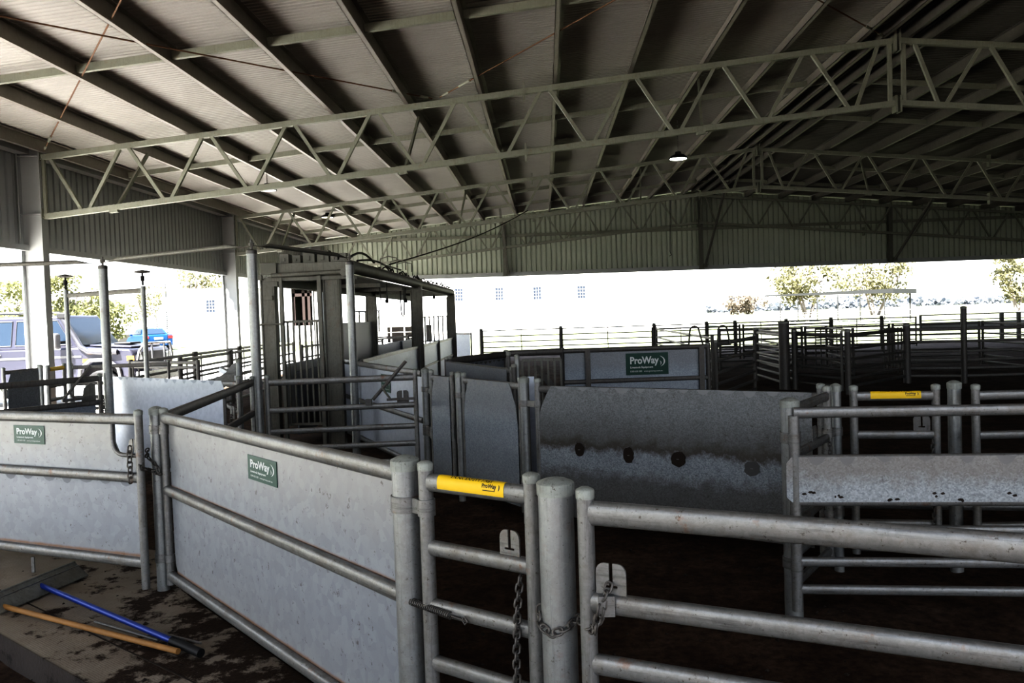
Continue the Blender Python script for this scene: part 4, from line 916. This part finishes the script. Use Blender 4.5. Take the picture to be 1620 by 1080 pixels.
# ================================================================= tools on the slab
def seg(p,q,z1=.03,z2=.03): return V(P(*p,z1)),V(P(*q,z2))
h=thing('floor_scraper','grey floor scraper with a long blue handle and black grip on the slab','scraper',P(60,920,0))
g=plain('blue_tube',(.025,.055,.26),.35,.2); M['blue']=g; M['wood']=plain('worn_wood',(.30,.17,.065),.6,var=.35,scale=12)
a,b=seg((56,922),(272,1013),.05,.045); d=(b-a).normalized(); MB().tube(a,b,.015,14).build('handle',M['blue'],h)
a2,b2=b,V(P(318,1033,.03)); MB().tube(a2,b2,.021,16).lathe(b2,[(0,0),(.01,.0)],6).build('grip',M['black'],h)
p,q=seg((-30,958),(117,897),.06,.06); w=(q-p).normalized(); 
nrm=V((-w.y,w.x,0)); 
if nrm.y>0: nrm=-nrm
MB().slab([p+V((0,0,.04)),q+V((0,0,.04)),q+V((0,0,-.055)),p+V((0,0,-.055))],nrm*.012).slab([p+nrm*.012+V((0,0,.025)),q+nrm*.012+V((0,0,.025)),q+nrm*.10+V((0,0,-.05)),p+nrm*.10+V((0,0,-.05))],(0,0,.006)).build('blade',M['frame'],h)
MB().bar(p+nrm*.03+V((0,0,.01)),q+nrm*.03+V((0,0,.01)),.012,.012).build('stiffening_bar',M['rail'],h)
s=V(P(53,905,.0)); MB().bar(s,s+V((0,0,.10)),.008,.02).build('hook',M['rail'],h)
h=thing('rake_handle','worn yellow wooden handle lying beside the blue handled scraper','handle',P(0,955,0))
a,b=seg((-40,947),(282,1030),.03,.03); MB().tube(a,b,.0145,14).build('shaft',M['wood'],h)
p_=V(P(30,930,.04)); 
MB().slab([V(P(0,940,.012)),V(P(50,918,.012)),V(P(62,945,.012)),V(P(0,968,.012))],(0,0,.006)).build('blade',M['frame'],h)
for (p,q,l) in (((150,983),(250,1012),'thin grey rod lying on the slab under the blue handle'),((243,998),(318,1017),'thin pale stick lying on the dirt beyond the black grip')):
    a,b=seg(p,q,.012,.012); o=MB().tube(a,b,.006,8).build('metal_rod' if 'rod' in l else 'stick',M['rail']); tag(o,l,'rod' if 'rod' in l else 'stick')
# ================================================================= vehicles
M['silver']=N('silver_paint').out((.045,.045,.062),.3,.3); M['bluecar']=N('blue_paint').out((.012,.055,.15),.3,.2); M['glass']=N('tinted_glass').out((.02,.03,.045),.12,.0)
M['greysn']=N('snorkel_grey').out((.05,.05,.058),.35,.2); M['tyre']=M['black']; M['chrome']=N('bright_metal').out((.55,.55,.56),.25,.9); M['amber']=N('amber_lens').out((.8,.35,.03),.3); M['red']=N('red_lens').out((.5,.03,.03),.3); M['plate']=N('number_plate').out((.8,.82,.8),.4); M['greypl']=plain('grey_plastic',(.10,.10,.105),.5)
def wheel(root,x,y,r,w,name='wheel'):
    m=MB(); n=24; o=[(r*.62,-w/2),(r*.9,-w/2),(r,-w*.35),(r,w*.35),(r*.9,w/2),(r*.62,w/2)]
    vs=[]; 
    for rr,t in o: vs+=[(x+rr*math.cos(2*math.pi*k/n),y+t,r+rr*math.sin(2*math.pi*k/n)) for k in range(n)]
    m.add(vs,[(i*n+k,i*n+(k+1)%n,(i+1)*n+(k+1)%n,(i+1)*n+k) for i in range(len(o)-1) for k in range(n)],True)
    wh=m.build(name,M['tyre'],root,local=True); mm=MB()
    mm.tube((x,y-w*.42,r),(x,y+w*.42,r),r*.62,n); mm.tube((x,y-w*.52,r),(x,y+w*.52,r),r*.18,12); mm.build('rim',M['chrome'],wh,local=True); return wh
def extr(prof,y0,y1): m=MB(); m.slab([(x,y0,z) for x,z in prof],(0,y1-y0,0)); return m
# four wheel drive, nose to the right, its right side towards the camera
z0=-.16
w=thing('four_wheel_drive','silver four wheel drive with snorkel and bull bar parked outside at left','car',(-11.55,18.9,z0))
body=[(-2.4,.62),(-2.42,1.30),(1.15,1.33),(2.25,1.26),(2.34,1.16),(2.36,.75),(2.2,.62),(2.02,.62),(1.95,.86),(1.72,1.0),(1.42,1.0),(1.2,.86),(1.12,.55),(-.95,.52),(-1.05,.86),(-1.28,1.0),(-1.6,1.0),(-1.82,.86),(-1.9,.62)]
extr(body,-.90,.90).build('body',M['silver'],w,local=True,bevel=.04)
m=MB(); lo=[(-2.4,1.29),(1.12,1.31)]; up=[(-2.32,2.08),(.62,2.08)]
c=[(-2.4,-.88,1.28),(1.14,-.88,1.31),(1.14,.88,1.31),(-2.4,.88,1.28),(-2.32,-.74,2.06),(.66,-.74,2.06),(.66,.74,2.06),(-2.32,.74,2.06)]
m.add(c,[(0,3,2,1),(4,5,6,7),(0,1,5,4),(1,2,6,5),(2,3,7,6),(3,0,4,7)]); m.build('cabin',M['silver'],w,local=True,bevel=.05)
def sidept(x,z,o): # point on the sloping near side of the cabin
    t=(z-1.29)/.78; return (x,-.88+.14*t-o,z)
for (pts,l) in (([(-2.25,1.40),(-1.55,1.40),(-1.55,1.93),(-2.2,1.93)],'rear'),([(-1.45,1.40),(-.48,1.40),(-.48,1.95),(-1.45,1.95)],'mid'),([(-.38,1.40),(.92,1.40),(.55,1.95),(-.38,1.95)],'front')):
    m=MB(); m.slab([sidept(x,z,.004) for x,z in pts],(0,.02,0)); o=m.build('side_window',M['glass'],w,local=True); MB().path([sidept(x,z,.01) for x,z in pts],.012,6,True).build('window_seal',M['greypl'],o,local=True)
def wspt(u,v,o): # windscreen
    x=1.14-.48*v+o; return (x,(-.80+.14*v)+(1.60-.28*v)*u if False else (u-.5)*(1.60-.28*v),1.33+.72*v)
MB().slab([wspt(0,.06,.012),wspt(1,.06,.012),wspt(1,.92,.012),wspt(0,.92,.012)],(-.02,0,0)).build('windscreen',M['glass'],w,local=True)
MB().path([wspt(.25,.07,.03),wspt(.6,.13,.035)],.008,5).build('wiper',M['black'],w,local=True)
MB().slab([(1.25,-.74,1.335),(2.2,-.70,1.27),(2.2,.70,1.27),(1.25,.74,1.335)],(0,0,.045)).build('bonnet',M['silver'],w,local=True,bevel=.02)
MB().box((1.55,-.25,1.35),(1.95,.25,1.40)).build('bonnet_scoop',M['black'],w,local=True,bevel=.02)
MB().box((2.34,-.62,.88),(2.37,.62,1.18)).build('grille',M['greypl'],w,local=True)
for y in (-.70,.70): MB().tube((2.33,y,1.03),(2.39,y,1.03),.10,16).build('headlight',M['plate'],w,local=True)
MB().box((2.18,-.905,1.0),(2.34,-.88,1.10)).build('indicator',M['amber'],w,local=True); MB().box((1.18,-.915,.98),(1.32,-.895,1.06)).build('side_indicator',M['amber'],w,local=True)
MB().path([(.72,-.86,2.02),(.80,-.88,1.9),(1.02,-.90,1.55),(1.15,-.93,1.34),(1.35,-.96,1.22),(1.6,-.96,1.20),(2.0,-.95,1.20)],.062,12).build('snorkel',M['greysn'],w,local=True)
MB().box((.64,-.95,1.98),(.90,-.82,2.12)).build('snorkel_head',M['black'],w,local=True,bevel=.03)
m=MB(); m.box((.55,-1.28,1.30),(.80,-1.06,1.66)); m.build('wing_mirror',M['greypl'],w,local=True,bevel=.05); MB().bar((.72,-1.1,1.45),(.80,-.86,1.45),.03,.06).build('mirror_arm',M['black'],w,local=True)
MB().path([(-1.0,-.918,1.2),(-.8,-.94,1.2),(-.7,-.918,1.2)],.015,6).path([(.1,-.918,1.2),(.3,-.94,1.2),(.4,-.918,1.2)],.015,6).build('door_handle',M['greypl'],w,local=True)
MB().bar((-2.4,-.905,1.10),(1.15,-.905,1.12),.012,.05).build('side_moulding',M['greypl'],w,local=True)
m=MB()
for y in (-.62,.62): m.path([(2.42,y,.65),(2.5,y,1.0),(2.47,y,1.32),(2.42,y,1.38)],.03,8)
m.path([(2.40,-.88,.95),(2.42,-.80,1.20),(2.46,-.62,1.36),(2.46,.62,1.36),(2.42,.80,1.20),(2.40,.88,.95)],.03,8); m.path([(2.45,-.88,.95),(2.52,0,.97),(2.45,.88,.95)],.025,8)
m.path([(2.47,-.3,.7),(2.47,-.3,1.36)],.025,8); m.path([(2.47,.3,.7),(2.47,.3,1.36)],.025,8); m.box((2.38,-.9,.50),(2.56,.9,.74)); m.build('bull_bar',M['chrome'],w,local=True)
MB().tube((2.48,.5,.9),(2.48,.5,2.75),.008,6).build('aerial',M['black'],w,local=True)
m=MB(); 
for y in (-.6,.6): m.bar((-2.2,y,2.16),(-.2,y,2.16),.04,.04)
for x in (-2.0,-1.2,-.4): m.bar((x,-.62,2.14),(x,.62,2.14),.05,.03)
m.build('roof_rack',M['greypl'],w,local=True)
for x in (-1.44,1.57):
    for y in (-.78,.78): wheel(w,x,y,.40,.26)
for x in (-1.44,1.57): MB().path([(x-.48,-.93,.55),(x-.44,-.95,.84),(x-.2,-.95,1.03),(x+.2,-.95,1.03),(x+.44,-.95,.84),(x+.48,-.93,.55)],.045,8).build('wheel_arch',M['greypl'],w,local=True)
# blue sedan far behind
s=P(236,551,-.16); s=PY(236,540,62)
w=thing('sedan_car','blue sedan parked on the grass beyond the four wheel drive, seen from behind','car',(s[0],62,z0),rotz=math.radians(130)); w.scale=(1.16,1.16,1.16)
body=[(-2.3,.35),(-2.36,.75),(-2.28,1.02),(-1.5,1.05),(.9,1.0),(1.9,.88),(2.3,.70),(2.35,.40),(2.2,.28),(-2.1,.28)]
extr(body,-.88,.88).build('body',M['bluecar'],w,local=True,bevel=.06)
m=MB(); c=[(-1.75,-.80,1.0),(1.15,-.80,.98),(1.15,.80,.98),(-1.75,.80,1.0),(-1.05,-.60,1.44),(.35,-.60,1.44),(.35,.60,1.44),(-1.05,.60,1.44)]
m.add(c,[(0,3,2,1),(4,5,6,7),(0,1,5,4),(1,2,6,5),(2,3,7,6),(3,0,4,7)]); m.build('cabin',M['bluecar'],w,local=True,bevel=.05)
MB().slab([(-1.66,-.62,1.07),(-1.66,.62,1.07),(-1.16,.52,1.40),(-1.16,-.52,1.40)],(-.012,0,.012)).build('rear_window',M['glass'],w,local=True)
for sy in (-1,1):
    MB().slab([(-1.25,sy*.785,1.08),(.85,sy*.785,1.06),(.32,sy*.66,1.38),(-.95,sy*.66,1.38)],(0,sy*.02,0)).build('side_window',M['glass'],w,local=True)
    MB().box((-2.37,min(sy*.6,sy*.88),.78),(-2.28,max(sy*.6,sy*.88),.96)).build('tail_light',M['red'],w,local=True)
    MB().box((.65,min(sy*.86,sy*1.02),.98),(.78,max(sy*.86,sy*1.02),1.10)).build('wing_mirror',M['bluecar'],w,local=True,bevel=.02)
MB().box((-2.385,-.26,.72),(-2.35,.26,.86)).build('number_plate',M['plate'],w,local=True); MB().box((-2.42,-.85,.32),(-2.3,.85,.52)).build('bumper',M['bluecar'],w,local=True,bevel=.03)
for x in (-1.35,1.40):
    for y in (-.78,.78): wheel(w,x,y,.31,.20)
# ================================================================= buildings
M['carport']=plain('carport_steel',(.028,.028,.028),.6,var=.1); M['wallw']=plain('white_sheet_wall',(.62,.61,.60),.6,var=.03,scale=.5); M['darkin']=plain('dark_interior',(.03,.025,.022),.8); M['brick']=plain('glass_block',(.016,.024,.040),.5); M['rust']=plain('red_brown_timber',(.022,.012,.010),.7)
def gwindow(root,x,y,z,w_,h_):
    wd=MB().box((x-w_/2,y-.04,z-h_/2),(x+w_/2,y,z+h_/2)).build('window',M['brick'],root); m=MB()
    for k in range(4): xx=x-w_/2+w_*k/3; m.box((xx-.014,y-.07,z-h_/2),(xx+.014,y-.03,z+h_/2))
    for k in range(5): zz=z-h_/2+h_*k/4; m.box((x-w_/2,y-.07,zz-.014),(x+w_/2,y-.03,zz+.014))
    m.build('grid',M['wallw'],wd)
def shed(label,x0,x1,y,dep,h,h2,holes=()):
    o=thing('white_building',label,'building',((x0+x1)/2,y,z0)); m=MB(); xs=[x0]
    hs=sorted(holes); 
    for a,b,zb,zt in hs:
        m.box((xs[-1],y,z0),(a,y+.2,h)); m.box((a,y,zt),(b,y+.2,h)); 
        if zb>z0: m.box((a,y,z0),(b,y+.2,zb))
        xs.append(b)
    m.box((xs[-1],y,z0),(x1,y+.2,h)); m.box((x0,y+.2,z0),(x0+.2,y+dep-.2,h)); m.box((x1-.2,y+.2,z0),(x1,y+dep-.2,h)); m.box((x0,y+dep-.2,z0),(x1,y+dep,h)); m.build('wall',M['wallw'],o)
    m=MB(); m.slab([(x0-.3,y-.3,h),(x0-.3,y+dep/2,h2),(x0-.3,y+dep+.3,h)],(x1-x0+.6,0,0)); m.build('roof',M['wallw'],o)
    return o
w1=shed('white building with one small gridded window behind the blue sedan',-34.0,-25.6,72,9,4.75,5.1)
gwindow(w1,PY(333,487,71.9)[0],72,3.3,.8,1.1)
a=PY(262,530,71)[0]
MB().box((-34.9,72.5,z0),(-34.0,73.5,2.4)).build('porch',M['darkin'],w1)
da,db=PY(461,480,75)[0],PY(503,480,75)[0]
w2=shed('long white building with a row of small gridded windows and a dark doorway',-24.5,14.5,75,14,6.2,8.0,holes=((da,db,1.3,4.75),))
for px in (726,790,850,920): gwindow(w2,PY(px,467,74.9)[0],75,PY(px,466-.02*(px-726),74.9)[2],.72,1.15)
m=MB(); m.box((da,78,1.3),(db,78.2,4.75)); m.build('doorway_depth',M['darkin'],w2)
m=MB(); 
for k in (0.05,.42,.62,.97): x=da+(db-da)*k; m.box((x-.13,75.3,1.3),(x+.13,75.5,4.75))
m.box((da,75.3,4.0),(db,75.5,4.3)); m.build('door_frame',M['rust'],w2)
# low grey implement shed seen under the handler beam
a=PY(612,520,60)[0]; b=PY(652,520,60)[0]; o=thing('implement_shed','small pale lean-to with a dark opening in front of the long white building','shed',((a+b)/2,60,z0))
m=MB(); m.box((a-2.2,60,z0),(a,60.2,1.9)); m.box((b,60,z0),(b+1,60.2,1.9)); m.box((a,60,1.1),(b,60.2,1.9)); m.build('wall',M['wallw'],o); MB().box((a-2.2,63,z0),(b+1,63.2,1.1)).build('dark_bay',M['darkin'],o)
MB().slab([(a-3.0,59.7,3.4),(a-2.7,59.7,3.5),(a+.3,59.7,1.3),(a,59.7,1.3)],(0,.3,0)).build('sloping_beam',M['cladl'],o); m=MB(); m.slab([(a-2.4,59.6,1.85),(b+1.2,59.6,1.85),(b+1.2,63.4,3.3),(a-2.4,63.4,3.3)],(0,0,.12)); m.build('roof',M['wallw'],o)
# water tank
t=PY(268,510,66); o=thing('water_tank','pale ribbed cylindrical water tank beside the white building','water tank',(t[0],66,z0)); prof=[(0,3.3),(.7,3.15),(.95,3.0)]
for k in range(18): z=2.95-k*.16; prof+= [(.95,z),(.91,z-.04),(.91,z-.08),(.95,z-.12)]
MB().lathe((t[0],66,z0),prof,32).build('tank',M['cladl'],o)
# far tents / low white roofs
for i,(px,wd,hh) in enumerate(((170,7,2.9),(112,5,2.5),(215,8,3.2))):
    yy_=101+i*7; t=PY(px,520,yy_); o=thing('white_shelter','low white pitched shelter far behind the four wheel drive, '+['middle one','left one','right one'][i],'shelter',(t[0],yy_,z0)); MB().slab([(t[0]-wd/2,yy_,z0),(t[0]-wd/2,yy_,1.7),(t[0],yy_,hh),(t[0]+wd/2,yy_,1.7),(t[0]+wd/2,yy_,z0)],(0,5,0)).build('shell',M['wallw'],o)
t=PY(192,527,90); o=MB().box((t[0]-1.6,90,z0),(t[0]+1.6,92,.9)).build('dark_hedge',M['hose']); tag(o,'low dark block beside the blue sedan far off','hedge')
# open carport on the right
o=thing('open_carport','open sided carport with a thin skillion roof in front of the gum trees','carport',(22,80,z0))
q0=PY(1210,467,95);q1=PY(1413,456,75);q2=PY(1450,456.5,77)
m=MB(); m.add([(q0[0],q0[1],q0[2]),(q1[0],q1[1],q1[2]),(q2[0],q2[1],q2[2]),(q0[0]+4,q0[1]+6,q0[2])],[(0,1,2,3)]); m.slab([(q0[0],q0[1],q0[2]),(q1[0],q1[1],q1[2]),(q1[0],q1[1],q1[2]-.42),(q0[0],q0[1],q0[2]-.15)],(.05,.05,0)); m.slab([(q1[0],q1[1],q1[2]),(q2[0],q2[1],q2[2]),(q2[0],q2[1],q2[2]-.42),(q1[0],q1[1],q1[2]-.42)],(0,.05,0)); m.build('roof',M['carport'],o)
for k in range(6):
    t=k/5; x=q0[0]+(q1[0]-q0[0])*(.15+.8*t); y=q0[1]+(q1[1]-q0[1])*(.15+.8*t); MB().tube((x,y+.2,z0),(x,y+.2,q1[2]-.2-.3*(1-t)),.06,8).build('pole',M['carport'],o)
x,y,_=q2; MB().tube((x-.6,y,z0),(x-.6,y,q2[2]-.2),.08,8).build('pole',M['carport'],o)
# paddock fences
def pfence(y,pxa,pxb,label,n,h=1.3):
    a=PY(pxa,490,y)[0];b=PY(pxb,490,y)[0]; o=thing('paddock_fence',label,'fence',((a+b)/2,y,z0)); m=MB()
    for z in (h*.95,h*.65,h*.35): MB().bar((a,y,z0+z),(b,y,z0+z),.03,.04).build('rail',M['frame'],o)
    for k in range(n): x=a+(b-a)*k/(n-1); MB().box((x-.045,y-.04,z0),(x+.045,y+.04,z0+h)).build('picket_post',M['frame'],o)
pfence(62,1215,1450,'thin rail fence in front of the open carport',12); pfence(46,1140,1330,'thin rail fence between the carport and the shed gable',8)
pfence(57,596,660,'white rail fence in front of the small lean-to',4)
# ================================================================= trees
def leafmat(name,a,b):
    g=N(name); n=g.noise(g.coord(),1.1,4,.6); c=g.mix(n,a,b); g.out(c,.7,0,.2)
    tr=g.n('ShaderNodeBsdfTranslucent'); g.l(c,tr.inputs[0]); mx=g.n('ShaderNodeMixShader'); mx.inputs[0].default_value=.45; o=g.t.nodes['Material Output']
    g.l(g.b.outputs[0],mx.inputs[1]); g.l(tr.outputs[0],mx.inputs[2]); g.l(mx.outputs[0],o.inputs[0]); return g.m
M['leaf1']=leafmat('gum_leaves',(.16,.16,.10),(.27,.25,.16)); M['leaf2']=leafmat('bush_leaves',(.14,.16,.09),(.27,.25,.14)); M['leaf3']=leafmat('pinkish_scrub',(.16,.13,.11),(.20,.18,.14)); M['bark']=plain('pale_bark',(.22,.19,.17),.8,var=.2)
def tree(px,d,wid,h,label,mat='leaf1',seed=0,n=1500,trunks=3,lo=.35,name='gum_tree',grp=None,leaf=.22):
    rnd=random.Random(seed); x0=PY(px,490,d)[0]; o=thing(name,label,'tree',(x0,d,z0),grp); m=MB(); tips=[]
    for k in range(trunks):
        dx=rnd.uniform(-.35,.35)*wid; p=V((x0+dx*.15,d+rnd.uniform(-.5,.5),z0)); mid=V((x0+dx*.5,d,z0+h*.38)); tip=V((x0+dx,d+rnd.uniform(-1,1),z0+h*.72))
        r=h*.022; m.tube(p,mid,r,7,r2=r*.75,cap=False); m.tube(mid,tip,r*.75,7,r2=r*.35,cap=False); tips.append(tip)
        for j in range(3):
            t2=tip+V((rnd.uniform(-.25,.25)*wid,rnd.uniform(-.2,.2)*wid,rnd.uniform(.02,.22)*h)); m.tube(mid.lerp(tip,rnd.uniform(.3,1)),t2,r*.35,5,r2=r*.12,cap=False); tips.append(t2)
    m.build('trunk',M['bark'],o); f=MB(); cl=[]
    for k in range(14+trunks*5): 
        t=rnd.choice(tips); a=rnd.uniform(0,6.28); z=rnd.uniform(lo,1.0); rr=math.sqrt(max(0.05,1-((z-.65)/.45)**2))*wid*.46*math.sqrt(rnd.random())
        cl.append((V((x0+rr*math.cos(a),d+rr*math.sin(a)*.7,z0+z*h)),rnd.uniform(.09,.17)*wid))
    for k in range(n):
        c,r=rnd.choice(cl); v=V((rnd.gauss(0,1),rnd.gauss(0,1),rnd.gauss(0,.7))); v*=r/ max(.4,v.length)*rnd.random()**.4; c=c+v
        if c.z>z0+h: c.z=z0+h-rnd.random()*.3
        a=V((rnd.uniform(-1,1),rnd.uniform(-1,1),rnd.uniform(-1,1))).normalized()*leaf*rnd.uniform(.6,1.4); b=a.cross(V((rnd.uniform(-1,1),rnd.uniform(-1,1),rnd.uniform(-1,1)))).normalized()*leaf*rnd.uniform(.4,.9)
        f.add([c-a,c+b,c+a,c-b],[(0,1,2,3)])
    f.build('foliage',M[mat],o); return o
tree(1280,118,11,8.2,'left of two spreading gum trees with pale trunks behind the carport',seed=1,n=2200,trunks=4,leaf=.26)
tree(1385,128,11.5,8.6,'right of two spreading gum trees with pale trunks behind the carport',seed=2,n=2400,trunks=4,leaf=.26)
tree(1612,125,9,8.0,'yellow green gum tree at the right edge of the frame',seed=3,n=1900,leaf=.26,lo=.2)
tree(20,62,7.5,5.6,'bushy gum tree behind the rear of the four wheel drive','leaf2',4,2200,lo=.15,leaf=.17)
tree(105,66,7.0,6.2,'tall bushy gum tree behind the windscreen of the four wheel drive','leaf2',5,2200,lo=.2,leaf=.17)
tree(62,72,6.0,4.6,'low bushy tree between the two taller ones behind the four wheel drive','leaf2',6,1600,lo=.1,leaf=.17)
tree(160,80,8.0,4.6,'low spreading tree left of the sedan','leaf2',7,1700,lo=.2,leaf=.18)
tree(236,135,8.0,8.6,'thin topped gum tree above the blue sedan','leaf1',8,1100,lo=.3,leaf=.2)
tree(330,105,9.0,9.6,'gum tree rising behind the white building at left','leaf1',9,1600,lo=.4,leaf=.22)
tree(1165,230,9,5.2,'pinkish far scrub tree near the left of the open paddock','leaf3',10,700,lo=.1,leaf=.4,name='scrub_tree'); tree(1185,240,12,5.0,'wide pinkish far scrub tree in the open paddock','leaf3',12,800,lo=.1,leaf=.4,name='scrub_tree')
# distant woodland strip
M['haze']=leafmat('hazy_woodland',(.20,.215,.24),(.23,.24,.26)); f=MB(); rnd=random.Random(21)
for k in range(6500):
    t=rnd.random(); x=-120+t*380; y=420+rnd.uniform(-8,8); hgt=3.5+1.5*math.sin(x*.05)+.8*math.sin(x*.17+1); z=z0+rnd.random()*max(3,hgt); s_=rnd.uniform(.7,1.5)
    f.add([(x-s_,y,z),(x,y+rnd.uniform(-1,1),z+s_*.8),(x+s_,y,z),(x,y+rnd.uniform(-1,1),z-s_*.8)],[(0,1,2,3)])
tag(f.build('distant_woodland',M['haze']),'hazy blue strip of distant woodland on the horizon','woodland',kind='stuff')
# ================================================================= light, sky, camera
sun=bpy.data.lights.new('sun','SUN'); sun.energy=32; sun.angle=.009; sun.color=(1,.975,.93); so=bpy.data.objects.new('sun',sun); COL.objects.link(so)
so.rotation_euler=V((.30,.50,-.80)).to_track_quat('-Z','Y').to_euler()
wd=bpy.data.worlds.new('world'); sc.world=wd; wd.use_nodes=True; nt=wd.node_tree; bg=nt.nodes['Background']
tc=nt.nodes.new('ShaderNodeTexCoord'); sp=nt.nodes.new('ShaderNodeSeparateXYZ'); rp=nt.nodes.new('ShaderNodeValToRGB'); nt.links.new(tc.outputs['Generated'],sp.inputs[0]); nt.links.new(sp.outputs[2],rp.inputs[0]); nt.links.new(rp.outputs[0],bg.inputs[0])
rp.color_ramp.elements[0].position=0.0; rp.color_ramp.elements[0].color=(.98,.99,1,1); rp.color_ramp.elements[1].position=.7; rp.color_ramp.elements[1].color=(.55,.72,1,1)
bg.inputs[1].default_value=2.2
cam=bpy.data.cameras.new('camera'); cam.sensor_width=36; cam.lens=36*F/1620; cam.clip_end=1200; cam.clip_start=.05
co=bpy.data.objects.new('camera',cam); COL.objects.link(co); sc.camera=co
from mathutils import Matrix
co.matrix_world=Matrix(((CX[0],CX[1],CX[2],0),(CD[0],CD[1],CD[2],0),(CZ[0],CZ[1],CZ[2],EYE),(0,0,0,1)))
sc.view_settings.view_transform='Standard'; sc.view_settings.look='Very High Contrast'; sc.view_settings.exposure=0.0; sc.view_settings.gamma=1.0
sc.cycles.max_bounces=8; sc.cycles.diffuse_bounces=6; sc.cycles.use_denoising=True; sc.cycles.sample_clamp_indirect=6
